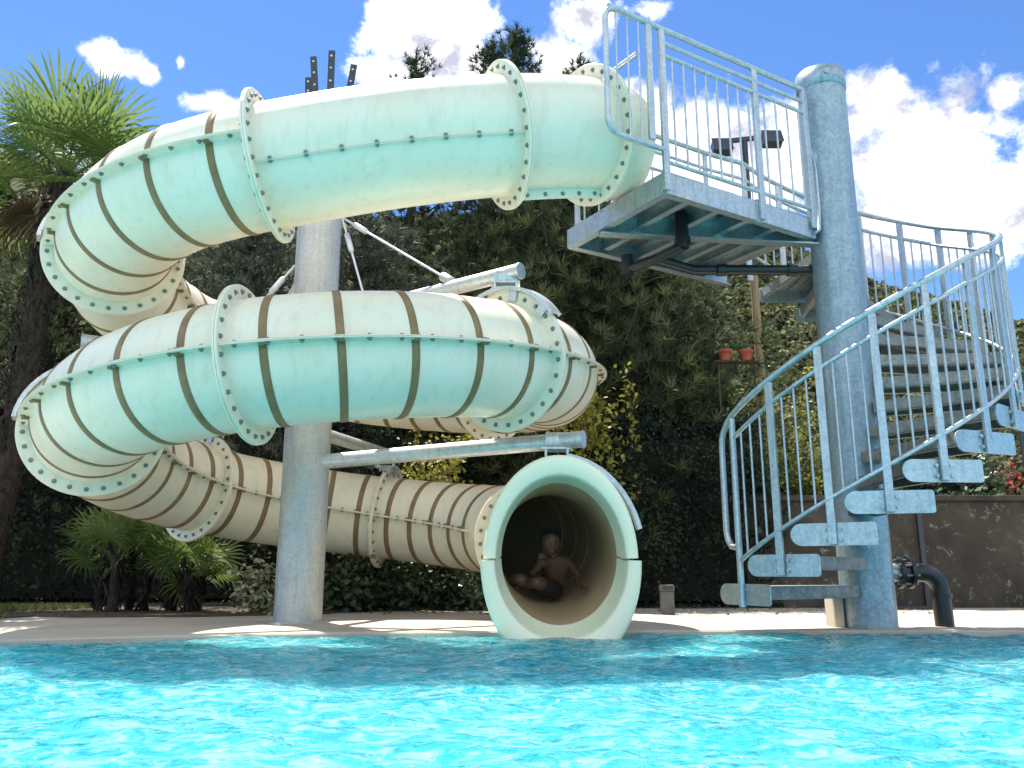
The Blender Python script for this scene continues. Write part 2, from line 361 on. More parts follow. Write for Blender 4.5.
def joint_flange(c,t,label=None):
    mb=MB(); n=72; prof=[(TR-.013,-.017),(RF-.004,-.017),(RF,-.013),(RF,-.003),(RF-.007,-.0015),(RF-.007,.0015),(RF,.003),(RF,.013),(RF-.004,.017),(TR-.013,.017)]
    a,b=frame(t); q=len(prof); vs=[]
    for j in range(n):
        d=math.cos(2*PI*j/n)*a+math.sin(2*PI*j/n)*b
        vs+=[c+d*r+t*h for r,h in prof]
    mb.add(vs,[(j*q+k,j*q+(k+1)%q,((j+1)%n)*q+(k+1)%q,((j+1)%n)*q+k) for j in range(n) for k in range(q)],0)
    nb=26
    for j in range(nb):
        th=2*PI*(j+.5)/nb; d=math.cos(th)*a+math.sin(th)*b
        for s in(1,-1): bolt(mb,c+d*RB+t*(.017*s),t*s)
    o=mb.build('joint_flange',[M['gel'],M['bolt']],slide,origin=c)
    return o
ribbed={'C':5,'D':7,'E':7,'F':7,'G':5,'H':5,'I':5,'J':5,'K':5}
for i,k in enumerate(SEC):
    pts,tans=[list(q) for q in paths[i]]
    if k=='X':   # last piece straightens into the mouth, which looks at the pool
        c1=Vector((.352,6.33,.535))
        t0=tans[0]; p0=pts[0]; h=1.0
        pts=[];tans=[]
        t1=Vector((.03,-1,-.06)).normalized()
        for q in range(NS+1):
            u=q/NS; A=p0;B=p0+t0*.75;C_=c1-t1*.75;D=c1
            pts.append(A*(1-u)**3+B*3*u*(1-u)**2+C_*3*u*u*(1-u)+D*u**3)
            tans.append((((B-A)*(1-u)**2+(C_-B)*2*u*(1-u)+(D-C_)*u*u)).normalized())
        paths[i]=(pts,tans)
    if k=='A':   # mouth at the platform: the piece is carried on to the platform edge
        t=tans[0]; back=Vector((.857,.515,.02)).normalized(); p=pts[0]
        pts=[p+back*.30]+pts; tans=[t]+tans
    if k!='A': pts=[pts[0]-tans[0]*.012]+pts; tans=[tans[0]]+tans
    if k!='X': pts=pts+[pts[-1]+tans[-1]*.012]; tans=tans+[tans[-1]]
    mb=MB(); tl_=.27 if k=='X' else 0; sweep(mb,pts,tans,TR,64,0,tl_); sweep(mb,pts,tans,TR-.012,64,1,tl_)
    if k=='A':
        o=ringpts(pts[0],tans[0],TR,64)+ringpts(pts[0],tans[0],TR-.012,64); mb.add(o,[(j,(j+1)%64,64+(j+1)%64,64+j) for j in range(64)],0)
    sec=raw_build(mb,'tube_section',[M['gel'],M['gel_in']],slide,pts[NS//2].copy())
    if k=='A': seam_strip(sec,i,(PI/2,-PI/2),.075,.009,bolts=5)
    elif k=='B': seam_strip(sec,i,(R(24),PI+R(24)),.022,.007,bolts=8)
    elif k!='X': seam_strip(sec,i,(0,PI),.082,.008,bolts=ribbed[k]*2+2)
    for q in range(ribbed.get(k,0)):
        p,t=interp(i,(q+.55)/(ribbed[k]+.1)); rm=MB(); n=72; a,b=frame(t); vs=[]
        prof=((TR-.003,-.029),(TR+.005,-.026),(TR+.0075,0),(TR+.005,.026),(TR-.003,.029))
        for j in range(n):
            d=math.cos(2*PI*j/n)*a+math.sin(2*PI*j/n)*b; vs+=[p+d*r+t*h for r,h in prof]
        rm.add(vs,[(j*5+e,j*5+e+1,((j+1)%n)*5+e+1,((j+1)%n)*5+e) for j in range(n) for e in range(4)],0,True)
        for s in(0,1):   # the band climbs over the seam as a small cap
            d=a*(1-2*s); e=b
            rm.box(p+d*(TR+.028),(.05,.035,.05),Matrix((d,t,e)).transposed())
        rm.build('band',M['band'],sec,origin=p)
    if k!='X': joint_flange(paths[i][0][0],paths[i][1][0])
q_=interp(11,.26); joint_flange(q_[0],q_[1])
# pale rings inside the mouth, painted as light leaking through the seams
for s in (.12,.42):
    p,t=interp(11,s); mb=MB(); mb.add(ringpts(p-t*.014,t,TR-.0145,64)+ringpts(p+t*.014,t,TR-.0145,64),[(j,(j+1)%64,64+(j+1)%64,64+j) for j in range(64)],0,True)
    mb.build('painted_seam_light',M['joint'],slide,origin=p)
# mouth lip: two thick rolled halves
LC=Vector((.352,6.06,.513))
def lip_half(upper):
    mb=MB(); n=40; vs=[]; dep=.27
    big=1.0 if upper else 1.022; fy=0 if upper else -.025
    for j in range(n+1):
        th=PI*j/n*(1 if upper else -1)
        if upper: th=.012+ (PI-.024)*j/n
        else: th=-(.012+(PI-.024)*j/n)
        cx,sz=math.cos(th),math.sin(th)
        ho,vo=(.562,.762) if upper else (.582,.80); hi,vi=(.468,.605) if upper else (.476,.565)
        bx,bz=TR-.014,(.575 if upper else .505)
        def P(f,y,ax=None):      # f 0 inner .. 1 outer
            return Vector((LC.x+cx*(hi+(ho-hi)*f),LC.y+y+fy,LC.z+sz*(vi+(vo-vi)*f)))
        row=[Vector((LC.x+cx*(TR-.018),LC.y+.262,.535+sz*(.552 if upper else .492))),P(-.10,.14),P(-.03,.04),P(.03,.010),P(.10,0),P(.75,.0),P(.90,.010),P(.98,.034),P(1,.08),P(.98,.2),P(.6,.235),Vector((LC.x+cx*(TR+.05),LC.y+.25,LC.z+.03+sz*(TR+.14))),Vector((LC.x+cx*(TR+.002),LC.y+dep,LC.z+.02+sz*(TR+.13)))]
        vs+=row
    q=13
    mb.add(vs,[(j*q+e,j*q+e+1,(j+1)*q+e+1,(j+1)*q+e) for j in range(n) for e in range(q-1)],0,True)
    mb.add(vs[:q],[tuple(range(q))],0); mb.add(vs[-q:],[tuple(range(q))],0)
    return mb.build('mouth_lip',M['lip'],slide,origin=LC)
lip_half(True)['label']='upper rolled lip half of the slide mouth'; lip_half(False)['label']='lower lip half of the slide mouth dipping into the water'

# ------------------------------------------------------------------ slide support column
CX,CY=-1.86,7.45; CR=.207
colm=thing('support_column',(CX,CY,0),'thick galvanised steel column standing inside the coils of the slide','column')
mb=MB(); mb.tube([(CX,CY,-.05),(CX,CY,4.72)],CR,40); mb.tube([(CX,CY,.0),(CX,CY,.012)],CR+.05,40); mb.build('post',M['galv_col'],colm,origin=(CX,CY,0))
for b_,t_ in (((-2.02,7.46,4.60),(-2.069,7.50,5.323)),((-1.90,7.32,4.60),(-2.004,7.40,5.495)),((-1.785,7.30,4.60),(-1.796,7.30,5.494)),((-1.72,7.52,4.60),(-1.623,7.55,5.506))):
    b=Vector(b_); top=Vector(t_); ax=(top-b).normalized(); m_=MB(); m_.box((b+top)/2,(.062,.024,(top-b).length),Matrix((Vector((ax.z,0,-ax.x)).normalized(),Vector((0,1,0)),ax)).transposed())
    for q in(.45,.62,.78,.93): m_.tube([b.lerp(top,q)+Vector((0,-.010,0)),b.lerp(top,q)+Vector((0,-.018,0))],.012,10,1)
    m_.build('tie_lug',[M['rubber'],M['galv']],colm,origin=b)
def arm(end,zc,r=.062,over=.1,label=None):
    e=Vector((end[0],end[1],zc)); d=(e-Vector((CX,CY,zc))).normalized(); st_=Vector((CX,CY,zc-.05))+d*(CR-.03)
    m_=MB(); m_.tube([st_,e+d*over],r,18); m_.tube([e+d*over,e+d*(over+.008)],r+.006,18)
    return m_.build('arm',M['galv_arm'],colm,origin=st_),d
def saddle(parent,c,t,up,a0,a1,bracket_to):
    """curved clamp channel bolted round a joint flange, hung from its arm by a box bracket"""
    a,b=frame(t); m_=MB(); n=14; q=[]
    for j in range(n+1):
        th=a0+(a1-a0)*j/n; d=math.cos(th)*a+math.sin(th)*b
        for rr,h in ((RF+.004,-.06),(RF+.035,-.06),(RF+.035,.06),(RF+.004,.06),(RF+.004,.045),(RF+.022,.045),(RF+.022,-.045),(RF+.004,-.045)): q.append(c+d*rr+t*h)
    m_.add(q,[(j*8+e,j*8+(e+1)%8,(j+1)*8+(e+1)%8,(j+1)*8+e) for j in range(n) for e in range(8)],0)
    m_.add(q[:8],[(0,1,6,7),(1,2,5,6),(2,3,4,5)],0); m_.add(q[-8:],[(0,1,6,7),(1,2,5,6),(2,3,4,5)],0)
    for th in (a0+.12*(a1-a0),a0+.5*(a1-a0),a0+.88*(a1-a0)):
        d=math.cos(th)*a+math.sin(th)*b; rot=Matrix((d,t,d.cross(t))).transposed()
        for s in(1,-1): m_.box(c+d*(RF-.03)+t*(.031*s),(.10,.012,.075),rot)
    m_.build('saddle_clamp',M['galv_arm'],parent,origin=c)
    top=Vector(bracket_to); bot=c+b*(RF+.02)
    m2=MB(); bot=Vector((top.x,top.y,min(bot.z+.0,top.z-.05)))
    hh=top.z-bot.z
    for s in(-1,1): m2.box((top.x+s*.085,top.y,(top.z+bot.z)/2),(.016,.13,hh+.02))
    m2.box((top.x,top.y,bot.z),(.24,.15,.016)); m2.box((top.x,top.y,top.z-.075),(.23,.14,.014))
    m2.tube([(top.x-.075,top.y,top.z-.02),(top.x+.075,top.y,top.z-.02)],.075,14)
    m2.build('hanger_bracket',M['galv_arm'],parent,origin=top)
arms=[]
for sec,a0,a1,over in ((3,75,175,.10),(6,60,150,.10),(8,75,175,.12),(9,70,150,.2),(10,60,130,.12),(4,60,140,.12),(5,60,140,.12)):
    c,t=paths[sec][0][0],paths[sec][1][0]; zc=c.z+RF+.17
    o,d=arm((c.x,c.y),zc,over=over+.04); arms.append((o,c,zc,d))
    saddle(o,c,t,None,R(a0),R(a1),(c.x,c.y,zc-.01))
# arm over the mouth
xc=Vector((.352,6.50,.545)); o,d=arm((xc.x,xc.y),1.44,.066,over=.22)
m_=MB(); q=[]
for j in range(15):
    th=R(16+ (66)*j/14); dd=Vector((math.cos(th),0,math.sin(th)))
    for rr,h in ((.70,-.06),(.735,-.06),(.735,.06),(.70,.06)): q.append(Vector((xc.x+math.cos(th)*rr*.92,xc.y+h,.53+math.sin(th)*rr*1.1)))
m_.add(q,[(j*4+e,j*4+(e+1)%4,(j+1)*4+(e+1)%4,(j+1)*4+e) for j in range(14) for e in range(4)],0); m_.add(q[:4],[(0,1,2,3)]); m_.add(q[-4:],[(0,1,2,3)])
m_.build('saddle_clamp',M['galv_arm'],o,origin=xc)
m_=MB()
for s in(-1,1): m_.box((xc.x+s*.085,xc.y,1.36),(.016,.12,.16))
m_.box((xc.x,xc.y,1.29),(.23,.13,.014)); m_.box((xc.x,xc.y,1.375),(.23,.13,.014)); m_.tube([(xc.x-.085,xc.y,1.43),(xc.x+.085,xc.y,1.43)],.08,14); m_.build('hanger_bracket',M['galv_arm'],o,origin=xc)
# tie rods from the column to the arms
def rod(a,b):
    a=Vector(a);b=Vector(b); m_=MB(); m_.tube([a,b],.011,8); u=(b-a).normalized()
    m_.tube([a+u*.16,a+u*.19,a+u*.36,a+u*.39],[.011,.028,.028,.011],8); m_.tube([b-u*.14,b-u*.13,b+u*.04,b+u*.05],[.012,.04,.04,.012],8)
    m_.build('tie_rod',M['galv_arm'],colm,origin=a)
c=paths[6][0][0]; zc=c.z+RF+.17
p1=Vector((CX,CY,3.86))
rod((-1.60,7.30,3.70),(-.50,6.58,2.80)); rod((-1.61,7.30,3.70),(-1.17,7.12,2.3))
c=paths[8][0][0]; zc8=c.z+RF+.17; rod(p1+Vector((-.2,-.05,-.6)),Vector((CX,CY,zc8)).lerp(Vector((c.x,c.y,zc8)),.5))

# ------------------------------------------------------------------ spiral staircase and platform
QX,QY=2.835,6.80; QR=.206; SR=1.205; A0=3.5460; DA=.30976; Z0=.262; HZ=.208; NSTEP=15
stair=thing('spiral_staircase',(QX,QY,0),'galvanised spiral staircase round a blue grey column with a railed landing at the slide entrance','staircase')
mb=MB(); mb.tube([(QX,QY,-.05),(QX,QY,4.86)],QR,48); mb.build('column',M['stair_col'],stair,origin=(QX,QY,0))
mb=MB(); mb.tube([(QX,QY,4.70),(QX,QY,4.705),(QX,QY,4.875),(QX,QY,4.89)],[QR+.004,QR+.010,QR+.010,QR-.02],48); mb.tube([(QX-.02,QY-QR-.012,4.80),(QX-.02,QY-QR-.018,4.80)],.03,12); mb.build('column_cap',M['stair_col'],stair,origin=(QX,QY,4.8))
def pol(r,a,z): return Vector((QX+r*math.cos(a),QY+r*math.sin(a),z))
for i in range(NSTEP):
    a=A0+i*DA; z=Z0+i*HZ; ha=.27/SR; t=Vector((-math.sin(a),math.cos(a),0)); rd=Vector((math.cos(a),math.sin(a),0))
    mb=MB()
    # folded tray: top plate, front and rear lips, an inner rib
    w0,w1=.12,.262
    pA=[pol(QR-.005,a,0)-t*w0,pol(SR-.014,a,0)-t*w1,pol(SR-.014,a,0)+t*w1,pol(QR-.005,a,0)+t*w0]
    mb.prism([(p.x,p.y) for p in pA],z+.052,z+.062)
    for p,q,s in ((pA[0],pA[1],1),(pA[3],pA[2],-1)):
        u=(q-p).normalized(); nn=Vector((-u.y,u.x,0))*s*(1)
        mb.prism([(v.x,v.y) for v in (p,q,q+nn*.008,p+nn*.008)],z-.025,z+.051)
        mb.prism([(v.x,v.y) for v in (p+nn*.009,q+nn*.009,q+nn*.05,p+nn*.05)],z-.033,z-.025)
    for f in (.3,.5,.7):
        p=pA[0].lerp(pA[3],f); q=pA[1].lerp(pA[2],f); nn=t*.004; mb.prism([(v.x,v.y) for v in (p-nn,q-nn,q+nn,p+nn)],z+.03,z+.051)
    st_=mb.build('step',M['grating'],stair,origin=pol(.7,a,z))
    # end plate with a rounded toe
    pl=[]; hw=.285; hh=.077
    for j in range(13):
        th=PI/2+PI*j/12; pl.append((-hw+hh+hh*math.cos(th),hh*math.sin(th)))
    for cx_,cz_,b0 in ((hw-.02,-hh+.02,-90),(hw-.02,hh-.02,0)):
        for j in range(5): th=R(b0+90*j/4); pl.append((cx_+.02*math.cos(th),cz_+.02*math.sin(th)))
    mb=MB(); n=len(pl)
    base=pol(SR,a,z); vs=[base+t*u+Vector((0,0,v))-rd*.006 for u,v in pl]+[base+t*u+Vector((0,0,v))+rd*.006 for u,v in pl]
    mb.add(vs,[tuple(range(n-1,-1,-1)),tuple(range(n,2*n))]+[(j,(j+1)%n,n+(j+1)%n,n+j) for j in range(n)])
    for v in(-.035,.035):
        for u in (-.05,.05): bolt(mb,base+rd*.0065+t*u+Vector((0,0,v)),rd,.012,.012,0)
    pt=mb.build('end_plate',M['galv'],st_,origin=base)
RT=1.345; RM=1.165; RBt=.24
def sag(i): return -.11*max(0,min(1,(i-5)/5))
def post_at(parent,p,z0,z1,rd,w=.056,d=.028):
    t=Vector((-rd.y,rd.x,0)); mb=MB(); mb.box((p.x,p.y,(z0+z1)/2),(w,d,z1-z0),Matrix((t,rd,Vector((0,0,1)))).transposed())
    o=mb.build('rail_post',M['galv'],parent,origin=(p.x,p.y,z0)); bevel(o,.005); return o
SRP=SR+.026
for i in range(NSTEP+1):
    a=A0+i*DA; z=Z0+i*HZ; rd=Vector((math.cos(a),math.sin(a),0))
    if i==0:
        p=pol(SRP,a,0); mb=MB(); mb.tube([(p.x,p.y,z-.09),(p.x,p.y,z+RT-.02)],.024,16); mb.build('rail_post',M['galv'],stair,origin=(p.x,p.y,z))
    else: post_at(stair,pol(SRP,a,0),z-.07,z+RT+sag(i)-.015,rd)
def helix(i0,i1,dz,r=SRP,n=6):
    m_=int(round((i1-i0)*n)); return [pol(r,A0+(i0+(i1-i0)*k/m_)*DA,Z0+(i0+(i1-i0)*k/m_)*HZ+dz+(sag(i0+(i1-i0)*k/m_) if dz>1 else 0)) for k in range(m_+1)]
E1=Vector((.857,.515,0)); E2=Vector((-.515,.857,0)); PC=Vector((1.16,5.79,0)); FZ=3.40
# handrail with the return loop at its lower end
h=helix(0,NSTEP,RT); p0=h[0]; tn=(h[0]-h[1]).normalized(); tflat=Vector((tn.x,tn.y,0)).normalized()
lower=[]
b0=p0+tn*.10; 
lower=[p0+tflat*.0+Vector((0,0,-.98)),p0+tflat*.03+Vector((0,0,-1.0)),p0+tflat*.085+Vector((0,0,-.99)),p0+tflat*.12+Vector((0,0,-.95)),p0+tflat*.135+Vector((0,0,-.88)),p0+tflat*.135+Vector((0,0,-.25)),p0+tflat*.128+Vector((0,0,-.17)),p0+tflat*.105+Vector((0,0,-.115)),p0+tflat*.06+Vector((0,0,-.055))]
pb=PC+E2*1.29; pe=pb+E1*1.75
backz=FZ+1.25
tail=[Vector((pe.x,pe.y,backz)),Vector((pb.x+.12*E1.x,pb.y+.12*E1.y,backz))]
mb=MB(); mb.tube(lower+h+tail,.0235,14); mb.build('handrail',M['galv'],stair,origin=p0)
mb=MB(); hm=helix(0,NSTEP,RM); mb.tube(hm+[Vector((pe.x,pe.y,backz-.18)),Vector((pb.x,pb.y,backz-.18))],.0165,12); mb.build('middle_rail',M['galv'],stair,origin=hm[0])
mb=MB(); hb=helix(0,NSTEP,RBt); mb.tube(hb,.0165,12); mb.build('lower_rail',M['galv'],stair,origin=hb[0])
for i in range(NSTEP):
    nb=3 if i<5 else 2
    nb=3
    for j in range(nb):
        s=i+(j+1)/(nb+1); p=pol(SRP,A0+s*DA,0); z=Z0+s*HZ
        mb=MB(); mb.tube([(p.x,p.y,z+RBt),(p.x,p.y,z+RM+sag(s))],.0088,8); mb.build('baluster',M['galv'],stair,origin=(p.x,p.y,z+RBt))
# landing: frame of channels, cross beams, main cantilever beam, grating floor
land=MB()
def pp(s,e,z): v=PC+E1*s+E2*e; return Vector((v.x,v.y,z))
def beam(mb,a,b,w,h,zt):
    u=(b-a); l=u.length; u.normalize(); nn=Vector((-u.y,u.x,0)); mb.box(((a.x+b.x)/2,(a.y+b.y)/2,zt-h/2),(l,w,h),Matrix((u,nn,Vector((0,0,1)))).transposed())
def channel(mb,a,b,h,zt,side=1,fl=.06):
    u=(b-a).normalized(); nn=Vector((-u.y,u.x,0))*side
    beam(mb,a,b,.010,h,zt); a2=a+nn*(fl/2+.005); b2=b+nn*(fl/2+.005); beam(mb,a2,b2,fl,.010,zt); beam(mb,a2,b2,fl,.010,zt-h+.010)
SB=1.50; 
mb=MB(); channel(mb,pp(.0,0,0),pp(1.0,0,0),.17,FZ,1); channel(mb,pp(1.012,-.012,0),pp(1.70,.0,0),.17,FZ-.006,1)
mb.box(pp(1.005,.0,FZ-.085),(.05,.03,.20),Matrix((E1,E2,Vector((0,0,1)))).transposed()); 
mb.build('front_beam',M['galv'],stair,origin=pp(0,0,FZ))
mb=MB(); channel(mb,pp(-.0,.012,0),pp(-.0,1.29,0),.17,FZ+.001,-1); mb.build('side_beam',M['galv'],stair,origin=pp(0,.6,FZ))
mb=MB(); channel(mb,pp(.012,1.29,0),pp(1.95,1.29,0),.17,FZ-.002,-1); mb.build('rear_beam',M['galv'],stair,origin=pp(1,1.29,FZ))
a_=pp(.02,.86,0); b_=Vector((QX,QY,0)); u=(b_-a_).normalized()
mb=MB(); channel(mb,a_,b_-u*QR*.98,.20,FZ-.012,-1,.09); mb.build('main_beam',M['galv'],stair,origin=a_)
for s in (.33,.66,1.0,1.33):
    e1=.86*(1-s/2.2) ; mb=MB(); channel(mb,pp(s,.012,0),pp(s,max(.2,.86-.36*s),0),.13,FZ-.014,1,.05); mb.build('cross_beam',M['galv'],stair,origin=pp(s,.4,FZ))
for s in (.4,.8,1.2,1.6):
    mb=MB(); channel(mb,pp(s,max(.3,.90-.36*s),0),pp(s,1.28,0),.12,FZ-.014,1,.05); mb.build('cross_beam',M['galv'],stair,origin=pp(s,1.,FZ))
mb=MB(); fl=[pp(.012,.012,0),pp(1.69,.012,0),pp(1.95,.55,0),pp(1.95,1.28,0),pp(.012,1.28,0)]; mb.prism([(v.x,v.y) for v in fl],FZ+.003,FZ+.016)
nb=30
for k in range(nb):
    s=.03+1.62*k/(nb-1); beam(mb,pp(s,.02,0),pp(s,1.27,0),.005,.028,FZ+.002)
mb.build('grating_floor',M['grating'],stair,origin=pp(.8,.6,FZ))
# closing sector between landing and the column
# landing railings
def tubeobj(name,pts,r,n=12): 
    mb=MB(); mb.tube(pts,r,n); return mb.build(name,M['galv'],stair,origin=pts[0])
PT=4.63; o_=-.03
def fp(s,z,e=o_): return pp(s,e,z)
tubeobj('handrail',[fp(-.52,PT),fp(1.66,PT)],.0235)
tubeobj('middle_rail',[fp(0,PT-.125),fp(1.66,PT-.125)],.017); tubeobj('middle_rail',[fp(0,PT-.235),fp(1.66,PT-.235)],.017)
tubeobj('lower_rail',[fp(0,FZ+.075),fp(1.66,FZ+.075)],.017)
for s,z0 in ((0.,FZ-.16),(1.03,FZ-.16),(1.66,FZ-.10)):
    post_at(stair,fp(s,0),z0,PT-.01,E2,.062,.03)
post_at(stair,fp(-.13,0),FZ+.22,PT-.01,E2,.058,.028)
lp=[]; 
x0,x1,zt,zb=-.55,0.,PT,FZ+.17; rr_=.11
pts=[fp(-.42,zt)]
for j in range(7): th=PI/2+PI/2*j/6; pts.append(fp(x0+rr_+rr_*math.cos(th),zt-rr_+rr_*math.sin(th)))
for j in range(7): th=PI+PI/2*j/6; pts.append(fp(x0+rr_+rr_*math.cos(th),zb+rr_+rr_*math.sin(th)))
pts.append(fp(-.01,zb)); tubeobj('guard_loop',pts,.0225,14)
for s in (-.45,-.34,-.23): tubeobj('baluster',[fp(s,zb),fp(s,PT)],.0075,8)
nbb=8
for k in range(nbb): s=.045+ .96*(k+.5)/nbb; tubeobj('baluster',[fp(s,FZ+.075),fp(s,PT-.235)],.0088,8)
for k in range(4): s=1.06+.58*(k+.5)/4; tubeobj('baluster',[fp(s,FZ+.075),fp(s,PT-.235)],.0088,8)
tubeobj('rail_return',[fp(1.66,PT-.55,-.03),fp(1.71,PT-.62,-.03),fp(1.74,PT-.75,-.03),fp(1.74,FZ+.1,-.03),fp(1.72,FZ-.1,-.03),fp(1.66,FZ-.14,-.03)],.017)
for s in (.12,.9,1.75):
    v=pp(s,1.30,0); post_at(stair,v,FZ-.1,backz-.01,E2,.05,.026)
tubeobj('middle_rail',[pp(.12,1.30,backz-.36),pp(1.75,1.30,backz-.36)],.0165); tubeobj('lower_rail',[pp(.12,1.30,FZ+.12),pp(1.75,1.30,FZ+.12)],.0165)
for k in range(10): tubeobj('baluster',[pp(.2+1.5*k/9,1.30,FZ+.12),pp(.2+1.5*k/9,1.30,backz-.36)],.0088,8)
tubeobj('entry_bar',[pp(-.12,.12,FZ+1.05),pp(-.12,1.2,FZ+1.12)],.02)

# black water supply pipe hung under the landing
pipe=thing('supply_pipe',(1.7,6.5,3.05),'black plastic water pipe hung under the landing beams','pipe')
pa=pp(.58,.45,3.08); pend=pp(.42,.98,3.02); pcol=Vector((QX-.2,QY+.08,3.02)); pk=pp(.95,.72,3.03)
mb=MB(); mb.tube([pend,pp(.5,.7,3.03),pa],.045,16); mb.build('branch',M['black'],pipe,origin=pa)
mb=MB(); mb.tube([pa+Vector((0,0,-.02)),pa+Vector((0,0,.30))],.055,16); mb.tube([pa+Vector((0,0,.02)),pa+Vector((0,0,.07))],.068,16); mb.build('riser',M['black'],pipe,origin=pa)
mb=MB(); mb.tube([pend+Vector((0,0,-.06)),pend+Vector((0,0,.12))],.055,16); mb.build('elbow',M['black'],pipe,origin=pend)
mb=MB(); mb.tube([pp(.5,.7,3.03),pk,pcol],.045,16)
for f in (.2,.8): q=pk.lerp(pcol,f); mb.tube([q,q+(pcol-pk).normalized()*.08],.056,16)
mb.build('run',M['black'],pipe,origin=pk)

# flanged feed pipe beside the column
fpz=.42; fy=6.88
fpipe=thing('feed_pipe',(3.5,fy,0),'thick black flanged pipe bending down into the deck beside the stair column','pipe')
x0=QX+QR-.02
def atx(x,z): return Vector((x,fy,z))
mb=MB(); mb.tube([atx(x0,fpz),atx(x0+.1,fpz)],.075,20); mb.build('stub',M['galv'],fpipe,origin=atx(x0,fpz))
mb=MB()
for dx in(.10,.185): mb.tube([atx(x0+dx,fpz),atx(x0+dx+.028,fpz)],.125,24)
mb.tube([atx(x0+.12,fpz),atx(x0+.19,fpz)],.095,20); 
for j in range(8):
    th=2*PI*j/8+.2; c=Vector((0,.102*math.cos(th),.102*math.sin(th))); mb.tube([atx(x0+.075,fpz)+c,atx(x0+.24,fpz)+c],.011,6,1)
mb.build('valve_flange',[M['black'],M['bolt']],fpipe,origin=atx(x0+.15,fpz))
mb=MB(); el=[atx(x0+.2,fpz),atx(x0+.28,fpz)]
for j in range(9): th=PI/2-PI/2*j/8; el.append(atx(x0+.30+.14*math.cos(th),fpz-.14+.14*math.sin(th)))
el.append(atx(x0+.445,-.02)); mb.tube(el,.072,20); mb.tube([atx(x0+.445,fpz-.16),atx(x0+.445,fpz-.2)],.08,20); mb.build('bend',M['black'],fpipe,origin=atx(x0+.3,fpz))
# small concrete footing beside the column
foot=MB(); foot.prism([(QX-.285,QY-.02),(QX-.215,QY-.05),(QX-.205,QY+.18),(QX-.27,QY+.22)],-.01,.26); o=foot.build('footing_block',M['deck'],None,origin=(QX-.3,QY,0)); bevel(o,.012); tag(o,'small sand coloured concrete block against the foot of the stair column','block')

# ------------------------------------------------------------------ pool, deck, ground
edge=[(-40,3.6),(-9,4.4),(-5.2,5.0),(-3.6,5.42),(-2.6,5.85),(-1.5,6.18),(-.2,6.36),(1.0,6.45),(2.4,6.47),(4,6.40),(6,6.2),(10,5.6),(40,2)]
def catm(pts,n=6):
    out=[]
    for i in range(len(pts)-1):
        p0=pts[max(i-1,0)];p1=pts[i];p2=pts[i+1];p3=pts[min(i+2,len(pts)-1)]
        for k in range(n):
            t=k/n; out.append(tuple(.5*((2*p1[d])+(-p0[d]+p2[d])*t+(2*p0[d]-5*p1[d]+4*p2[d]-p3[d])*t*t+(-p0[d]+3*p1[d]-3*p2[d]+p3[d])*t**3) for d in(0,1)))
    return out+[pts[-1]]
ed=catm(edge,6)
mb=MB(); top=[(x,y,0) for x,y in ed]; low=[(x,y,-.5) for x,y in ed]; lip=[(x,y-.012,-.012) for x,y in ed]; back=[(x,16,0) for x,y in ed]
n=len(ed); mb.add(top+back,[(i,i+1,n+i+1,n+i) for i in range(n-1)]); mb.add(top+lip,[(i,i+1,n+i+1,n+i) for i in range(n-1)],0,True); mb.add(lip+low,[(i,i+1,n+i+1,n+i) for i in range(n-1)])
tag(mb.build('deck',M['deck']),None,None,kind='structure')
def grid(name,x0,x1,y0,y1,nx,ny,hf,mat,smooth=True):
    xs=np.linspace(x0,x1,nx); ys=np.linspace(y0,y1,ny); X,Y=np.meshgrid(xs,ys); Z=hf(X,Y)
    V=np.stack([X,Y,Z],-1).reshape(-1,3); i=np.arange(nx*ny).reshape(ny,nx)
    Fc=np.stack([i[:-1,:-1],i[:-1,1:],i[1:,1:],i[1:,:-1]],-1).reshape(-1,4)
    return link(name,arr_mesh(name,V,Fc,mat,smooth))
def wave(X,Y):
    Z=np.zeros_like(X); r=np.random.default_rng(3)
    for k in range(34):
        wl=.12*1.13**(k%20)*r.uniform(.8,1.25); th=r.uniform(0,2*PI); am=.0052*wl**.9*r.uniform(.4,1.2)
        kx,ky=2*PI/wl*math.cos(th),2*PI/wl*math.sin(th)*1.25; Z+=am*np.sin(kx*X+ky*Y+r.uniform(0,6.28)+.8*np.sin(.7*ky*X-.6*kx*Y+r.uniform(0,6)))
    return Z-.03
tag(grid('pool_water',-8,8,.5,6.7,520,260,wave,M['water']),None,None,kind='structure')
mb=MB(); zz=-.034
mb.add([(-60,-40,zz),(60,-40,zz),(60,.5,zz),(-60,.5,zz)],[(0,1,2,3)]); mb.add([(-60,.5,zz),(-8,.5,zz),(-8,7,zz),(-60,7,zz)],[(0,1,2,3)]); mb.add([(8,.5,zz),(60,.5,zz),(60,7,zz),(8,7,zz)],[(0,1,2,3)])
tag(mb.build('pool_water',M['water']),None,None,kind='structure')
mb=MB(); mb.add([(-700,-700,-.6),(700,-700,-.6),(700,900,-.6),(-700,900,-.6)],[(0,1,2,3)]); tag(mb.build('ground',M['ground']),None,None,kind='structure')
mb=MB(); mb.add([(-60,12.2,.004),(60,12.2,.004),(60,70,.3),(-60,70,.3)],[(0,1,2,3)]); tag(mb.build('terrain',M['ground']),None,None,kind='structure')
mb=MB(); mb.prism([(-5.2,8.6),(-4.2,8.2),(-3.0,8.35),(-1.9,8.9),(-1.8,9.9),(-3.6,10.1),(-5.4,9.9)],.004,.02); tag(mb.build('soil_bed',M['soil']),None,None,kind='structure')
mb=MB(); mb.prism([(-9,10.9),(9,10.9),(9,12.4),(-9,12.4)],.004,.03); tag(mb.build('soil_bed',M['soil']),None,None,kind='structure')
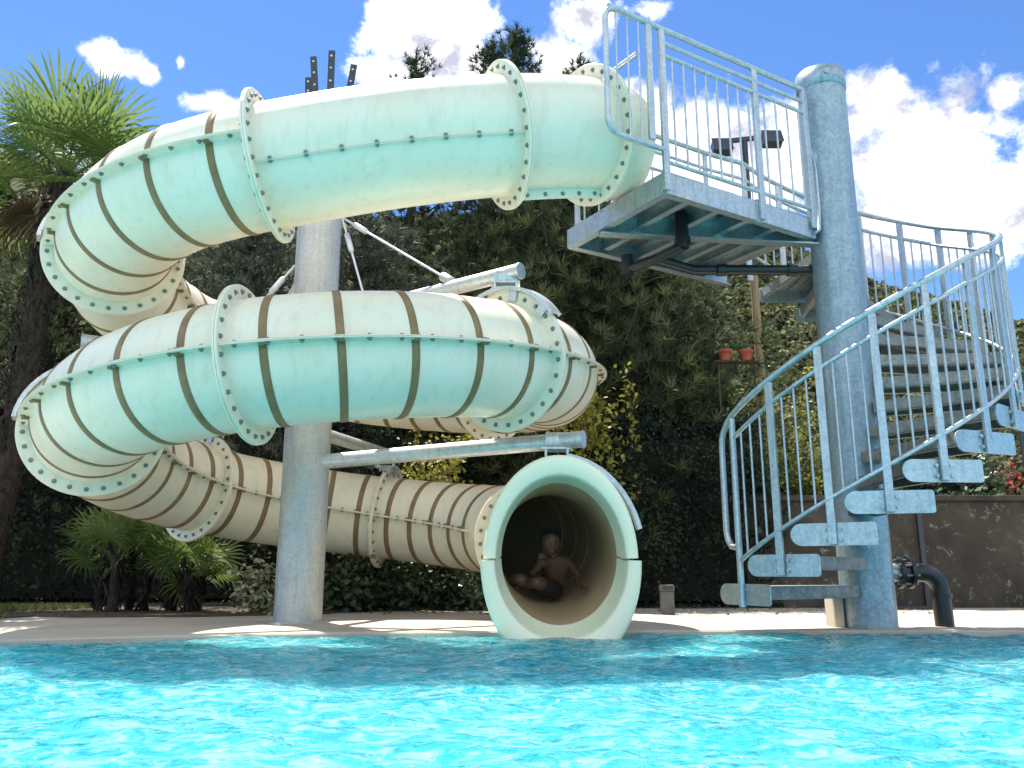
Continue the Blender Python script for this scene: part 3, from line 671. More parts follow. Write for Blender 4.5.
# wooded hill
def hillz(X,Y):
    x=X; ridge=92+ -0.42*(x-70)+10*np.sin(x*.021+.6)+6*np.sin(x*.055)
    ridge=np.where(x<70,96-.10*(x-70)+5*np.sin(x*.03),ridge)
    t=np.clip((Y-85)/155,0,1); t=t*t*(3-2*t); b=np.clip((Y-230)/200,0,1)
    return ridge*t*(1-.6*b)-1
hv=None
def hill():
    nx,ny=420,210; xs=np.linspace(-330,360,nx); ys=np.linspace(40,420,ny); X,Y=np.meshgrid(xs,ys); Z=hillz(X,Y)
    nz=np.array([noise.multi_fractal(Vector((a*.03,b*.03,0)),.8,2.1,4) for a,b in zip(X.ravel(),Y.ravel())]).reshape(X.shape)
    Z=Z+4*(nz-1)*np.clip((Y-60)/60,0,1)
    V=np.stack([X,Y,Z],-1).reshape(-1,3); i=np.arange(nx*ny).reshape(ny,nx)
    Fc=np.stack([i[:-1,:-1],i[:-1,1:],i[1:,1:],i[1:,:-1]],-1).reshape(-1,4)
    tag(link('hill',arr_mesh('hill',V,Fc,M['hill'])),None,None,kind='structure')
    # tree crowns covering it: rough little domes of leaf faces
    r=np.random.default_rng(5); vs=[];fs=[];sh=[]
    A_=np.concatenate([r.uniform(R(11),R(38),8000),r.uniform(R(-48),R(11),2500)]); D_=105+160*r.random(len(A_))**.75
    for a_,d_ in zip(A_,D_):
        a=d_*math.sin(a_); b=d_*math.cos(a_); c=float(hillz(np.array(a),np.array(b)))
        k=70 if a_>R(11) else 30
        s=r.uniform(.9,2.3)*(.5+.5*d_/150); d=r.normal(size=(k,3)); d/=np.linalg.norm(d,axis=1)[:,None]; d[:,2]=np.abs(d[:,2])
        hgt=r.uniform(.8,1.7)
        ctr=np.array([a,b,c+s*.4])+d*s*np.array([.75,.75,hgt])*r.uniform(.7,1.1,(k,1))
        nn=d+r.normal(0,.5,(k,3)); nn/=np.linalg.norm(nn,axis=1)[:,None]
        u=r.normal(size=(k,3)); u-=nn*(u*nn).sum(1)[:,None]; u/=np.linalg.norm(u,axis=1)[:,None]; w=np.cross(nn,u)
        q=s*(.17 if k>60 else .28)
        vs.append(np.stack([ctr-q*u-q*w*.6,ctr+q*u-q*w,ctr+q*.8*u+q*w,ctr-q*u+q*.7*w],1).reshape(-1,3)); sh.append(np.clip(r.random()+r.normal(0,.15,k),0,1))
    V=np.concatenate(vs); o=link('hillside_woods',arr_mesh('hillside_woods',V,np.arange(len(V)).reshape(-1,4),M['hilltree'],False,shade=np.concatenate(sh)))
    tag(o,'dense woods covering the hillside behind the stairs','woods',kind='stuff')
hill()

# ------------------------------------------------------------------ plants
def leaf_quads(ctr,nrm,length,width,r,jit=.5):
    """one diamond leaf per centre"""
    n=len(ctr); d=nrm+r.normal(0,jit,(n,3)); d/=np.linalg.norm(d,axis=1)[:,None]
    u=r.normal(size=(n,3)); u-=d*(u*d).sum(1)[:,None]; u/=np.linalg.norm(u,axis=1)[:,None]; w=np.cross(d,u)
    l=(length*r.uniform(.6,1.3,n))[:,None]; wd=(width*r.uniform(.7,1.3,n))[:,None]
    return np.stack([ctr-u*l*.5,ctr+w*wd*.5-u*l*.05,ctr+u*l*.5-d*l*.12,ctr-w*wd*.5-u*l*.05],1).reshape(-1,3)
def leaf_obj(name,V,mat,parent,shade,origin):
    V=V-np.array(origin)
    return link(name,arr_mesh(name,V,np.arange(len(V)).reshape(-1,4),mat,False,shade=shade),parent,origin)
def tufts(ctr,axis,r,nl,length,width,spread):
    """needle tufts: nl thin blades around each axis"""
    n=len(ctr); c=np.repeat(ctr,nl,0); a=np.repeat(axis,nl,0)
    d=a+r.normal(0,spread,(n*nl,3)); d/=np.linalg.norm(d,axis=1)[:,None]
    w=np.cross(d,r.normal(size=(n*nl,3))); w/=np.linalg.norm(w,axis=1)[:,None]
    l=(length*r.uniform(.6,1.25,n*nl))[:,None]
    return np.stack([c-w*width*.5,c+w*width*.5,c+d*l+w*width*.12,c+d*l-w*width*.12],1).reshape(-1,3)
def pine(x,y,h,rad,seed,label,mat='needle',nbr=150,low=.12,tipn=3,group='pines behind the slide',tl=.14,lod=1.,tw=.014,cone=.85):
    r=np.random.default_rng(seed); t=thing('pine_tree',(x,y,0),label,'tree',group)
    mb=MB(); pts=[(x+.12*math.sin(k*.8+seed),y+.1*math.cos(k*1.1+seed),h*.97*k/10) for k in range(11)]; mb.tube([(x,y,-.05)]+pts[1:],[.02+.17*(h/9)*(1-k/10.5) for k in range(11)],10)
    C=[];A=[];S=[]
    for k in range(nbr):
        f=low+(1-low)*(k/nbr)**.9; z=h*f; L_=rad*(1-f)**cone*r.uniform(.55,1.1)+.10
        az=k*2.399+r.normal(0,.3); up=.05+.55*f+r.normal(0,.1)
        d=np.array([math.cos(az),math.sin(az),0]); o=np.array([x,y,z]); lift=.35*L_
        ns=max(3,int(L_*7*lod))
        P=[o+d*L_*s+np.array([0,0,up*L_*s*.6+lift*s*s*.8-.25*L_*s*(1-s)]) for s in np.linspace(.0,1,ns)]
        if k%2==0: mb.tube([tuple(q) for q in P],[.03*(1-i/ns)+.006 for i in range(ns)],5,0,False)
        for i,q in enumerate(P[1:]):
            s=(i+1)/ns
            m_=max(1,int((2+4*s)*lod))
            off=r.normal(0,.06+.10*min(1,L_)+.05*L_,(m_,3))*np.array([1,1,.6])
            for e in off:
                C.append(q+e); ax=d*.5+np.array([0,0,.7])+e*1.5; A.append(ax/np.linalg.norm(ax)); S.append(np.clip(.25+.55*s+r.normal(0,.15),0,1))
    # upright candle shoots at the top
    for j in range(tipn):
        b=np.array([x,y,h*.9])+ (np.array([0,0,0]) if j==0 else np.append(r.normal(0,.16+.04*tipn,2),-.2-1.0*r.random()))
        hh=(h*.1)*(1 if j==0 else r.uniform(.5,.9))+.25
        for q in np.linspace(0,1,int(16)):
            C.append(b+np.array([0,0,hh*q])); ax=np.append(r.normal(0,.5,2),.75); A.append(ax/np.linalg.norm(ax)); S.append(.35)
            if q<.55:
                for e in range(3): C.append(b+np.append(r.normal(0,.13*(1-q)+.03,2),hh*q)); A.append(ax/np.linalg.norm(ax)); S.append(.4)
        mb.tube([tuple(b),tuple(b+np.array([0,0,hh]))],[.03,.008],5)
    C=np.array(C);A=np.array(A); nl=int(16*lod)+4
    V=tufts(C,A,r,nl,tl,tw,.6); S=np.repeat(np.array(S),nl)
    mb.build('trunk',M['bark'],t,origin=(x,y,0)); leaf_obj('crown',V,M[mat],t,S,(x,y,h*.5))
def solve_z(v,y):
    k=(384-v)/F; c,s=math.cos(TH),math.sin(TH); return CH+(k*y*c+y*s)/(c-k*s)
def px2(u,y,z=1.5): # world x of picture column u at depth y
    return (u-512)/F*(y*math.cos(TH)+(z-CH)*math.sin(TH))
pine(.1,14.5,10.8,2.6,11,'tallest dark pine directly behind the slide, tips reaching the clouds',nbr=200,tipn=5)
pine(-.35,13.6,9.9,2.2,12,'slim dark pine with twin tips beside the tallest pine',nbr=150,tipn=4)
pine(-1.95,15,10.6,2.3,13,'dark pine whose pointed tips stand over the middle of the upper tube',nbr=150,tipn=4)
pine(1.35,14.6,10.2,2.0,14,'dark pine with tips just left of the landing rail loop',nbr=150,tipn=4)
pine(2.1,12.7,5.7,2.2,15,'broad bushy pine below the landing with sunlit needle clumps',nbr=170,tipn=2,low=.05,tl=.2,cone=.55)
pine(-4.4,13.2,6.4,2.5,16,'grey green pine seen between the upper and middle coils',mat='needle_grey',nbr=140,tipn=3,low=.08,cone=.55)
pine(-7.4,12.8,5.4,2.4,17,'bushy conifer standing behind the tall palm trunk',mat='needle',nbr=130,tipn=3,low=.05,cone=.55)
pine(-2.6,13.4,6.2,2.6,18,'olive green pine right behind the support column',mat='needle_grey',nbr=140,tipn=2,low=.08,cone=.55)
pine(.9,12.9,6.6,2.6,19,'dense dark pine behind the right turn of the middle coil',nbr=160,tipn=2,low=.05,tl=.19,cone=.55)
def hedge(name,x0,x1,y0,y1,h,n,seed,label,cat='hedge',mat='hedge',ll=.07,lw=.04,round_=.35,group=None):
    r=np.random.default_rng(seed); t=thing(name,((x0+x1)/2,(y0+y1)/2,0),label,cat,group)
    hx,hy=(x1-x0)/2,(y1-y0)/2; cx,cy=(x0+x1)/2,(y0+y1)/2
    d=r.normal(size=(n,3)); d[:,1]=-np.abs(d[:,1])*np.where(r.random(n)<.8,1,-1)
    p=np.sign(d)*np.abs(d/np.max(np.abs(d),axis=1)[:,None])**1.0
    p[:,0]=np.where(np.abs(p[:,0])<1,r.uniform(-1,1,n),p[:,0])
    P=np.stack([cx+p[:,0]*hx,cy+p[:,1]*hy,h/2+p[:,2]*h/2],1)
    nzv=np.array([noise.fractal(Vector((a*1.3,b*1.3,c*1.3+seed)),.8,2.1,4) for a,b,c in P])
    dirn=p/np.linalg.norm(p,axis=1)[:,None]
    P=P+dirn*(nzv*round_*.8+r.normal(0,.06,n))[:,None]; P[:,2]=np.maximum(P[:,2],.03)
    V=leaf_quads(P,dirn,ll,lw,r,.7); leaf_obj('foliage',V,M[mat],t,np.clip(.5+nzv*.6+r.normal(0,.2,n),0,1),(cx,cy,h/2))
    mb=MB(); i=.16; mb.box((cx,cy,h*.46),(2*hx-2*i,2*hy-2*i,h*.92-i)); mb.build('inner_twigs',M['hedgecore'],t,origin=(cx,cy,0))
hedge('hedge',-11,-.7,11.4,13,2.55,52000,21,'long dark hedge running behind the small palms under the lowest tube',ll=.08,lw=.045)
hedge('hedge',.35,3.15,10.4,12,2.35,30000,22,'dark dense hedge to the right of the slide mouth',ll=.06,lw=.035)
hedge('hedge',3.1,12,11.6,13.2,1.9,26000,24,'dull green hedge growing above the brown wall at right',mat='shrub',ll=.10,lw=.05,round_=.5)
def shrub(x,y,h,rad,n,seed,label,mat,ll,lw,sprigs=0,name='shrub',cat='shrub',sprigh=.8,z0=0,flat=1.,group=None):
    r=np.random.default_rng(seed); t=thing(name,(x,y,z0),label,cat,group); mb=MB(); P=[];D=[];S=[]
    nb=max(6,n//260)
    for b in range(nb):
        az=r.uniform(0,2*PI); rr=rad*math.sqrt(r.random()); top=np.array([x+rr*math.cos(az),y+flat*rr*math.sin(az),z0+h*(1-.45*(rr/rad)**2)*r.uniform(.55,1.02)])
        base=np.array([x+.2*rr*math.cos(az),y+.2*rr*math.sin(az),z0]); mid=(base+top)/2+r.normal(0,.06,3)
        mb.tube([tuple(base),tuple(mid),tuple(top)],[.014,.010,.004],5,0,False)
        m_=n//nb; s=r.random(m_)**.6; q=np.where(s[:,None]<.5,base+(mid-base)*s[:,None]*2,mid+(top-mid)*(s[:,None]*2-1))
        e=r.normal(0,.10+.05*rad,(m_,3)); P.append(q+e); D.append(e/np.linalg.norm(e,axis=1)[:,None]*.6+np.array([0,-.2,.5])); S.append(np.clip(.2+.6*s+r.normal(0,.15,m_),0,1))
    for b in range(sprigs):
        az=r.uniform(0,2*PI); rr=rad*r.uniform(.2,1.); base=np.array([x+rr*math.cos(az),y+flat*rr*math.sin(az),z0+h*.7]); top=base+np.array([r.uniform(-.25,.35),r.uniform(-.1,.1),sprigh*r.uniform(.6,1.1)])
        mb.tube([tuple(base),tuple(top)],[.008,.003],5,0,False); m_=60
        s=r.random(m_); P.append(base+(top-base)*s[:,None]+r.normal(0,.04,(m_,3))); D.append(r.normal(0,.5,(m_,3))+np.array([0,0,.6])); S.append(np.clip(.6+.4*s,0,1))
    P=np.concatenate(P);D=np.concatenate(D);P[:,2]=np.maximum(P[:,2],z0+.02)
    mb.build('stems',M['bark'],t,origin=(x,y,z0)); leaf_obj('foliage',leaf_quads(P,D,ll,lw,r,.5),M[mat],t,np.concatenate(S),(x,y,z0+h*.5))
shrub(px2(420,10.6),10.6,2.45,.95,7000,31,'yellow green shrub showing between the middle coil and the lower arm','yellow',.075,.045,3,flat=.5,group='yellow leaved shrubs')
shrub(px2(588,10.2),10.2,2.75,.72,2900,32,'yellow green shrub with long sprigs rising above the slide mouth','yellow',.085,.05,14,sprigh=1.05,flat=.4,group='yellow leaved shrubs')
shrub(px2(272,8.9,.3),8.9,.62,.26,900,33,'small cream flowered shrub just left of the support column','pale',.06,.045)
shrub(px2(350,9.6,.3),9.6,.85,.42,1500,34,'glossy dark shrub just right of the support column','shrub',.09,.055)
shrub(px2(395,9.8,.3),9.8,.78,.45,1500,35,'glossy low shrub under the flange of the lowest tube','shrub',.09,.055)
shrub(px2(455,9.9,.3),9.9,.7,.4,1200,36,'dark low shrub just left of the slide mouth','shrub',.08,.05)
shrub(px2(985,12.2,2),11.3,2.15,1.2,4200,37,'bright green bush spilling over the top of the brown wall','shrub',.1,.06,4,flat=.5)
shrub(px2(790,11.2,2),11.3,3.3,1.1,4200,38,'loose reddish green shrub seen through the lower stair railing','yellow',.07,.04,3,flat=.5)

shrub(px2(1018,11.2,2.6),11.2,2.75,.34,1300,39,'red flowering shrub at the right edge above the wall','redflower',.06,.045)
# fan palms
def fan_leaf(r,base,direc,L_,Rl,mat_shade,V,S,stalks,nseg=30,spread=5.0,droop=.25,wid=.17):
    d=np.array(direc)/np.linalg.norm(direc); side=np.cross(d,[0,0,1.]); side=side/ (np.linalg.norm(side)+1e-6); up=np.cross(side,d)
    hub=base+d*L_+np.array([0,0,-.12*L_*L_]); roll=r.normal(0,.35); s2=side*math.cos(roll)+up*math.sin(roll); n2=np.cross(s2,d)
    stalks.append((base,(base+hub)/2+np.array([0,0,.05*L_]),hub))
    for k in range(nseg):
        a=-spread/2+spread*(k+.5)/nseg+r.normal(0,.02); l=Rl*(1-.10*abs(a)/2.5)*r.uniform(.88,1.08)
        q=d*math.cos(a)+s2*math.sin(a)
        fold=n2*(.16*Rl*math.cos(a*.6)); w=np.cross(q,n2); hw=Rl*spread/nseg*wid
        m1=hub+q*l*.5-fold*.15; m2=hub+q*l*.78+np.array([0,0,-droop*l*.10]); tip=hub+q*l*.97+np.array([0,0,-droop*l*(.25+.3*r.random())])
        V.append(np.array([[hub-w*hw*.12,hub+w*hw*.12,m1+w*hw,m1-w*hw],[m1-w*hw,m1+w*hw,m2+w*hw*.72,m2-w*hw*.72],[m2-w*hw*.72,m2+w*hw*.72,tip+w*hw*.08,tip-w*hw*.08]]).reshape(-1,3))
        s=np.clip(mat_shade+r.normal(0,.08)+(.12 if k%2 else -.05),0,1); S+= [s,s,s]
def palm(x,y,base_xy,h,rt,nleaf,Ls,Rl,seed,label,dry=0,group=None,nseg=30,spread=(-.35,1.3),shag=0):
    r=np.random.default_rng(seed); t=thing('fan_palm',(base_xy[0],base_xy[1],0),label,'palm',group)
    mb=MB(); pts=[]; rs=[]
    K=14
    for k in range(K+1):
        f=k/K; pts.append((base_xy[0]+(x-base_xy[0])*f+.04*rt*8*math.sin(f*5),base_xy[1]+(y-base_xy[1])*f,h*f-.03)); rs.append(rt*(1.15-.2*f+.06*math.sin(k*2.1)))
    mb.tube(pts,rs,16)
    if shag:   # old leaf bases and hanging fibre
        for k in range(shag):
            f=r.random(); a=r.uniform(0,2*PI); c=np.array(pts[0])+(np.array(pts[-1])-np.array(pts[0]))*f; d=np.array([math.cos(a),math.sin(a),0]); b=c+d*rt*1.0
            e=b+d*r.uniform(.03,.12)+np.array([0,0,r.uniform(.06,.20)*(1 if r.random()<.6 else -1)]); w=np.array([-d[1],d[0],0])*r.uniform(.015,.035)
            mb.add([tuple(b-w),tuple(b+w),tuple(e+w*.5),tuple(e-w*.5)],[(0,1,2,3)],0)
    mb.build('trunk',M['palmbark'],t,origin=(base_xy[0],base_xy[1],0))
    V=[];S=[];st_=[]; top=np.array([x,y,h])
    for k in range(nleaf):
        az=k*2.399+r.normal(0,.2); f=k/max(1,nleaf-1); elv=spread[1]-(spread[1]-spread[0])*f+r.normal(0,.08)
        d=np.array([math.cos(az)*math.cos(elv),math.sin(az)*math.cos(elv),math.sin(elv)])
        fan_leaf(r,top+np.array([0,0,-.1*f]),d,Ls*r.uniform(.8,1.15),Rl*r.uniform(.85,1.1),.62-.25*f,V,S,st_,nseg,droop=.15+.35*f)
    leaf_obj('fronds',np.concatenate(V),M['palm'],t,np.array(S),tuple(top))
    sb=MB()
    for a,b,c in st_: sb.tube([tuple(a),tuple(b),tuple(c)],[.016*Rl/.6,.011*Rl/.6,.008*Rl/.6],5,0,False)
    sb.build('leaf_stalks',M['stalk'],t,origin=tuple(top))
    if dry:
        V=[];S=[];st_=[]
        for k in range(dry):
            az=k*2.399+1; elv=-.75+r.normal(0,.2); d=np.array([math.cos(az)*math.cos(elv),math.sin(az)*math.cos(elv),math.sin(elv)])
            fan_leaf(r,top+np.array([0,0,-.25]),d,Ls*.5,Rl*.7,.4,V,S,st_,18,3.2,.6)
        leaf_obj('dead_fronds',np.concatenate(V),M['palmdry'],t,np.array(S),tuple(top))
palm(-6.05,10.3,(-6.6,10.5),5.66,.155,22,.88,.98,41,'tall shaggy trunked fan palm at the left edge behind the coils',dry=16,nseg=38,spread=(-.45,1.3),shag=1500)
gp='small fan palms under the coils'
for (u,yy,hh,rt,nl,ls,rl,sd_,lab) in ((104,9.3,.66,.03,8,.26,.38,51,'leftmost small fan palm, pale fronds spreading left'),(118,9.0,.62,.055,7,.30,.38,52,'thick trunked small fan palm under the lower left bend'),(132,9.5,.72,.032,7,.28,.38,53,'slender small fan palm behind the thick trunked one'),(150,9.2,.55,.022,5,.3,.34,54,'thin stemmed fan palm in the middle of the palm row'),
    (173,9.2,.44,.028,7,.24,.35,55,'small fan palm left of the bright pair, by the deck'),(190,9.0,.48,.034,7,.24,.35,56,'bright green small fan palm near the support column'),(204,9.3,.42,.032,8,.28,.38,57,'rightmost small fan palm, fronds fanning toward the column')):
    xx=px2(u,yy,.5); palm(xx,yy,(xx+rnd.uniform(-.05,.05),yy),hh,rt,nl,ls,rl,sd_,lab,group=gp,nseg=24,spread=(.1,1.4),shag=60)
# lawn
def lawn():
    r=np.random.default_rng(9); n=16000; px=r.uniform(-9.5,-4.55,n); py=r.uniform(7.75,9.9,n); k=(px<-4.9-.35*np.sin(py*2.3)); px,py=px[k],py[k]; n=len(px)
    h=r.uniform(.03,.085,n); a=r.uniform(0,PI,n); w=.006; lean=r.normal(0,.025,(n,2))
    b=np.stack([px,py,np.full(n,.012)],1); ww=np.stack([np.cos(a)*w,np.sin(a)*w,0*a],1); tp=b+np.stack([lean[:,0],lean[:,1],h],1)
    V=np.stack([b-ww,b+ww,tp+ww*.2,tp-ww*.2],1).reshape(-1,3)
    o=leaf_obj('grass',V,M['grass'],None,r.random(n),(-7,9,0)); tag(o,'strip of sunlit grass beside the deck at left','grass',kind='stuff')
    mb=MB(); mb.prism([(-9.5,7.75),(-4.9,7.75),(-4.6,8.6),(-5.1,9.9),(-9.5,9.9)],.004,.012); tag(mb.build('soil_bed',M['ground']),None,None,kind='structure')
lawn()
def litter():
    r=np.random.default_rng(19); n=500; px=r.uniform(-5.2,4.5,n); py=8.3+2.4*r.random(n); P=np.stack([px,py,np.full(n,.028)],1); D=np.tile([0,0,1.],(n,1))
    o=leaf_obj('fallen_leaves',leaf_quads(P,D,.05,.03,r,.35),M['palmdry'],None,r.random(n),(0,9,0)); tag(o,'dry leaves scattered on the deck before the hedge','leaves',kind='stuff')
litter()

# ------------------------------------------------------------------ wall, bollard, pots, flood lights
wall=thing('garden_wall',(6.5,10.6,0),'stained brown concrete wall at right behind the stairs','wall')
mb=MB(); mb.box((7.6,10.6,.63),(9.4,.22,1.34)); bevel(mb.build('wall_face',M['wall'],wall,origin=(7.6,10.6,0)),.01)
mb=MB(); mb.box((7.6,10.58,1.335),(9.44,.32,.07)); bevel(mb.build('coping',M['wall'],wall,origin=(7.6,10.6,1.3)),.012)
mb=MB(); mb.box((px2(918,10.4),10.475,.64),(.06,.05,1.3)); mb.build('drain_strip',M['rubber'],wall,origin=(5,10.5,.6))
mb=MB(); mb.box((4.6,10.0,.02),(1.1,.09,.035),Matrix.Rotation(.03,3,'Z')); mb.box((5.0,9.96,.045),(.16,.1,.02)); o=mb.build('loose_plank',M['rubber'],None,origin=(4.6,10,0)); tag(o,'dark plank lying on the deck in front of the brown wall','plank')
bx=px2(667,8.85,.15)
bol=thing('garden_light',(bx,8.85,0),'low grey box light standing at the foot of the dark hedge','garden light')
mb=MB(); mb.box((bx,8.85,.115),(.135,.10,.23)); bevel(mb.build('body',M['grey'],bol,origin=(bx,8.85,0)),.008)
mb=MB(); mb.box((bx,8.85,.265),(.145,.11,.066)); bevel(mb.build('head',M['grey'],bol,origin=(bx,8.85,.26)),.008)
mb=MB(); mb.box((bx,8.7925,.262),(.11,.006,.04)); mb.build('lens',M['dkpanel'],bol,origin=(bx,8.79,.26))
lx=px2(1013,11.0,3); lamp=thing('garden_post',(lx,11.0,0),'slim dark post with a short crossarm behind the wall at the right edge','post')
mb=MB(); mb.tube([(lx,11.0,0),(lx,11.0,solve_z(338,11.0))],.022,8); mb.build('upright',M['rubber'],lamp,origin=(lx,11,0))
mb=MB(); zl=solve_z(341,11.0); mb.tube([(lx-.04,11.0,zl),(lx+.6,11.0,zl+.03)],.014,8); mb.build('crossarm',M['rubber'],lamp,origin=(lx,11,zl))
# flood light mast
fx,fy2=4.02,13.0
fl_=thing('floodlight_mast',(fx,fy2,0),'wooden mast behind the stairs carrying two dark floodlights on a crossbar','floodlight mast')
mb=MB(); mb.tube([(fx,fy2,0),(fx,fy2,5.25)],[.085,.065],14); mb.build('mast',M['wood'],fl_,origin=(fx,fy2,0))
mb=MB(); mb.tube([(fx,fy2,5.2),(fx,fy2,7.75)],.05,12); mb.box((fx,fy2-.02,7.72),(1.02,.06,.07),Matrix.Rotation(R(-7),3,'Y')); mb.build('crossbar',M['rubber'],fl_,origin=(fx,fy2,7.6))
for s,dz in((-1,-.09),(1,.06)):
    f=MB(); c=Vector((fx+s*.43,fy2-.10,7.60+dz)); rt=Matrix.Rotation(R(-25),3,'X'); f.box(c,(.32,.16,.27),rt); f.box(c+rt@Vector((0,-.09,0)),(.35,.02,.30),rt); bevel(f.build('floodlight',M['dkpanel'],fl_,origin=c),.01)
# two pots on a rail shelf
sh=thing('plant_shelf',(3.6,10.9,0),'thin dark shelf on two rods beside the wooden mast, mostly hidden by shrubs','shelf')
zsh=4.1
zp=solve_z(361,10.9); xa=px2(725.5,10.9,zp); xb=px2(746.5,10.9,zp)
mb=MB(); mb.box(((xa+xb)/2,10.9,zp-.02),(.62,.16,.012)); mb.build('board',M['bark'],sh,origin=(xa,10.9,zp))
for xx in (xa-.1,xb+.1): mb=MB(); mb.tube([(xx,10.9,0),(xx,10.9,zp-.027)],.012,8); mb.build('leg',M['bark'],sh,origin=(xx,10.9,0))
for k,(xx,lab,dz) in enumerate(((xa,'orange terracotta pot nearer the hedge, left of its pair on the shelf',0),(xb,'orange terracotta pot nearer the wooden mast, right of its pair',.0))):
    t=thing('flower_pot',(xx,10.9,zp),lab,'flower pot','orange pots on the shelf'); mb=MB()
    mb.tube([(xx,10.9,zp),(xx,10.9,zp+.11),(xx,10.9,zp+.11),(xx,10.9,zp+.15)],[.06,.085,.095,.097],18); mb.build('pot',M['terra'],t,origin=(xx,10.9,zp))

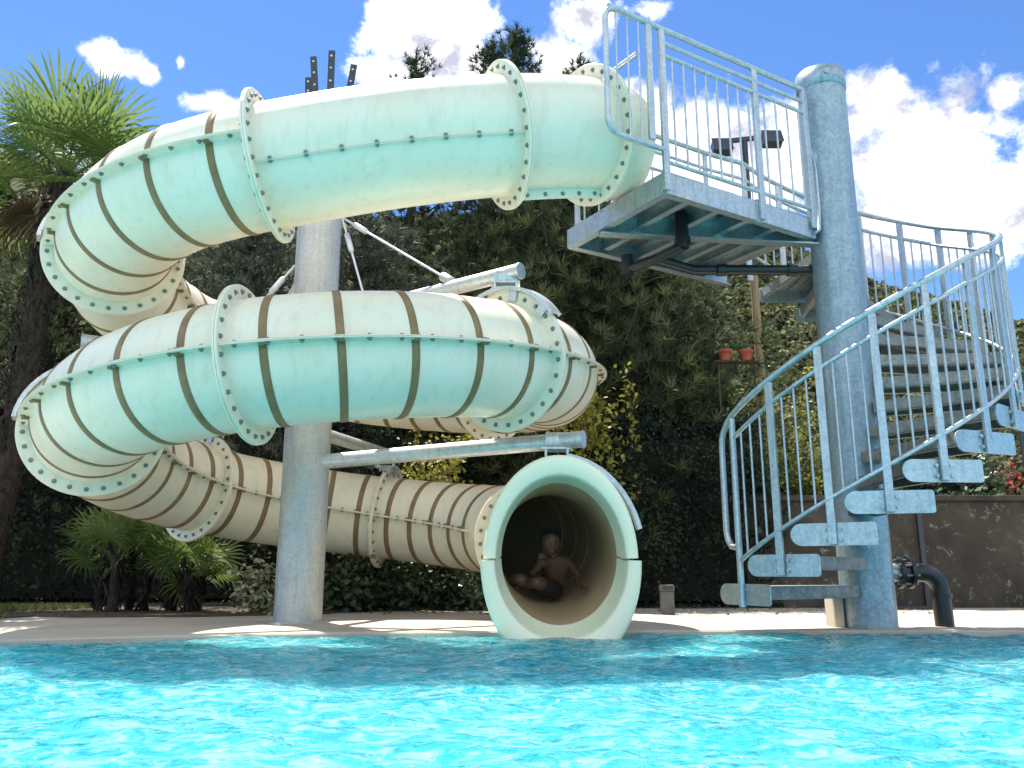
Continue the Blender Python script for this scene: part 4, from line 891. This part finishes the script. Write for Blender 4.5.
# ------------------------------------------------------------------ child in the tube
def child():
    bx,by=.30,7.05; K=1.12
    t=thing('person',(bx,by,.15),'bare chested child with wet dark hair crouching inside the slide mouth','person')
    me=bpy.data.meshes.new('body'); V=[];E=[];Rr=[]
    def v(p,r,par=None):
        V.append((bx+p[0]*K,by+p[1]*K,.215+(p[2]-.215)*K)); Rr.append(r*K)
        if par is not None: E.append((par,len(V)-1))
        return len(V)-1
    pel=v((.03,.10,.30),.085); ab=v((.045,.05,.365),.078,pel); ch=v((.05,-.02,.445),.085,ab); nk=v((.035,-.085,.515),.036,ch); 
    hd=v((.02,-.115,.555),.05,nk)
    # arms: right side of the picture props on the shell, other hand up by the chin
    sr=v((.15,-.03,.475),.036,ch); er=v((.225,.01,.385),.026,sr); wr=v((.215,-.08,.31),.02,er); pr=v((.21,-.115,.292),.022,wr)
    sl=v((-.045,-.04,.475),.036,ch); el_=v((-.125,-.10,.385),.026,sl); wl=v((-.085,-.19,.43),.019,el_); pl=v((-.07,-.205,.465),.021,wl)
    # legs folded to the left of the picture
    hr=v((.06,.06,.27),.065,pel); kr=v((-.10,-.12,.335),.05,hr); ar=v((-.20,.05,.30),.032,kr); fr=v((-.25,.0,.285),.027,ar)
    hl=v((-.03,.08,.28),.065,pel); kl=v((-.23,-.06,.36),.05,hl); al=v((-.29,.12,.33),.032,kl); fl=v((-.33,.07,.315),.027,al)
    for palm_,dirs in ((pr,[(-.9,-.5,-.1),(-.5,-.85,-.1),(0,-1,-.1),(.4,-.9,-.1),(.9,-.2,.05)]),(pl,[(.3,-.3,.9),(.55,-.3,.75),(.75,-.2,.55),(.85,-.1,.35),(.5,-.8,-.1)])):
        b=Vector(V[palm_])
        for d,l in zip(dirs,(.045,.052,.055,.05,.035)):
            d=Vector(d).normalized(); p=b+d*.022; q=b+d*(.022+l*.55)+Vector((0,0,-.006)); e=b+d*(.02+l)+Vector((0,0,-.016))
            i1=v(tuple(p-Vector((bx,by,0))),.0075,palm_); i2=v(tuple(q-Vector((bx,by,0))),.007,i1); v(tuple(e-Vector((bx,by,0))),.0055,i2)
    o0=Vector((bx,by,.3)); me.from_pydata([tuple(Vector(p)-o0) for p in V],E,[]); o=link('body',me,t,o0)
    me.materials.append(M['skin'])
    sk=o.modifiers.new('skin','SKIN'); 
    for i,d in enumerate(me.skin_vertices[0].data): d.radius=(Rr[i],Rr[i]); d.use_root=(i==0)
    sk.use_smooth_shade=True; ss=o.modifiers.new('sub','SUBSURF'); ss.levels=2; ss.render_levels=2
    # head joined to the same figure as its own shaped mesh with face
    H=Vector((bx+.012*K,by-.14*K,.215+(.612-.215)*K)); bm=bmesh.new(); bmesh.ops.create_uvsphere(bm,u_segments=40,v_segments=28,radius=1)
    for p in bm.verts:
        x,y,z=p.co; f=-y
        w=.079*(1-.22*max(0,-z)**1.5); dpt=.094; hz=.108
        q=Vector((x*w,y*dpt,z*hz))
        if f>0:
            q.y-=.020*math.exp(-(x/.16)**2-((z+.12)/.20)**2)       # nose
            q.y+=.010*(math.exp(-((x-.42)/.17)**2-((z-.08)/.12)**2)+math.exp(-((x+.42)/.17)**2-((z-.08)/.12)**2)) # sockets
            q.y-=.005*math.exp(-(x/.3)**2-((z+.48)/.09)**2)        # lips
            q.y-=.008*math.exp(-(x/.3)**2-((z+.82)/.15)**2)        # chin
        p.co=q
    for f in bm.faces: f.smooth=True
    hm=bpy.data.meshes.new('head'); rotm=Matrix.Rotation(R(12),3,'Z')@Matrix.Rotation(R(8),3,'X')@Matrix.Rotation(R(8),3,'Y')
    bmesh.ops.rotate(bm,verts=bm.verts,cent=(0,0,0),matrix=rotm); bm.to_mesh(hm); bm.free(); hm.materials.append(M['skin']); link('head',hm,t,H)
    def ball(name,c,r,mat,par,sc_=(1,1,1)):
        b=bmesh.new(); bmesh.ops.create_uvsphere(b,u_segments=20,v_segments=14,radius=1)
        for p in b.verts: p.co=Vector((p.co.x*r*sc_[0],p.co.y*r*sc_[1],p.co.z*r*sc_[2]))
        bmesh.ops.rotate(b,verts=b.verts,cent=(0,0,0),matrix=rotm)
        for f in b.faces: f.smooth=True
        m_=bpy.data.meshes.new(name); b.to_mesh(m_); b.free(); m_.materials.append(mat); return link(name,m_,par,H+rotm@Vector(c))
    for s in(-1,1):
        ball('eye',(s*.031,-.0775,.008),.0105,M['eyew'],t,(1.1,.7,.6)); ball('pupil',(s*.031,-.0835,.008),.0058,M['eyed'],t,(1,.5,1)); ball('ear',(s*.072,.005,-.01),.022,M['skin'],t,(.4,.8,1.2))
    ball('mouth',(0,-.087,-.053),.02,M['lipc'],t,(1.0,.35,.28))
    # hair cap
    b=bmesh.new(); bmesh.ops.create_uvsphere(b,u_segments=40,v_segments=26,radius=1)
    for p in b.verts:
        n_=.05*noise.noise(p.co*5)+.03*noise.noise(p.co*14); p.co=Vector((p.co.x*.087*(1+n_),p.co.y*.102*(1+n_)+.004,p.co.z*.114*(1+n_)+.008))
    bmesh.ops.delete(b,geom=[p for p in b.verts if (p.co.y<-.03 and p.co.z<.052+.4*max(0,-p.co.y-.05)) or p.co.z<-.055],context='VERTS')
    bmesh.ops.rotate(b,verts=b.verts,cent=(0,0,0),matrix=rotm)
    for f in b.faces: f.smooth=True
    m_=bpy.data.meshes.new('hair'); b.to_mesh(m_); b.free(); m_.materials.append(M['hair']); ho=link('hair',m_,t,H); so_=ho.modifiers.new('solid','SOLIDIFY'); so_.thickness=.006
    # shorts
    mb=MB(); A=Vector(V[pel]); 
    mb.tube([Vector(V[ab])+Vector((0,.005,-.02)),A,Vector(V[hr])*.6+A*.4],[.084,.096,.09],18)
    for h_,k_ in ((hr,kr),(hl,kl)):
        a=Vector(V[h_]);b_=Vector(V[k_]); mb.tube([a.lerp(A,.5),a,a.lerp(b_,.7)],[.08,.078,.064],16)
    mb.build('swim_shorts',M['shorts'],t,origin=A)
child()
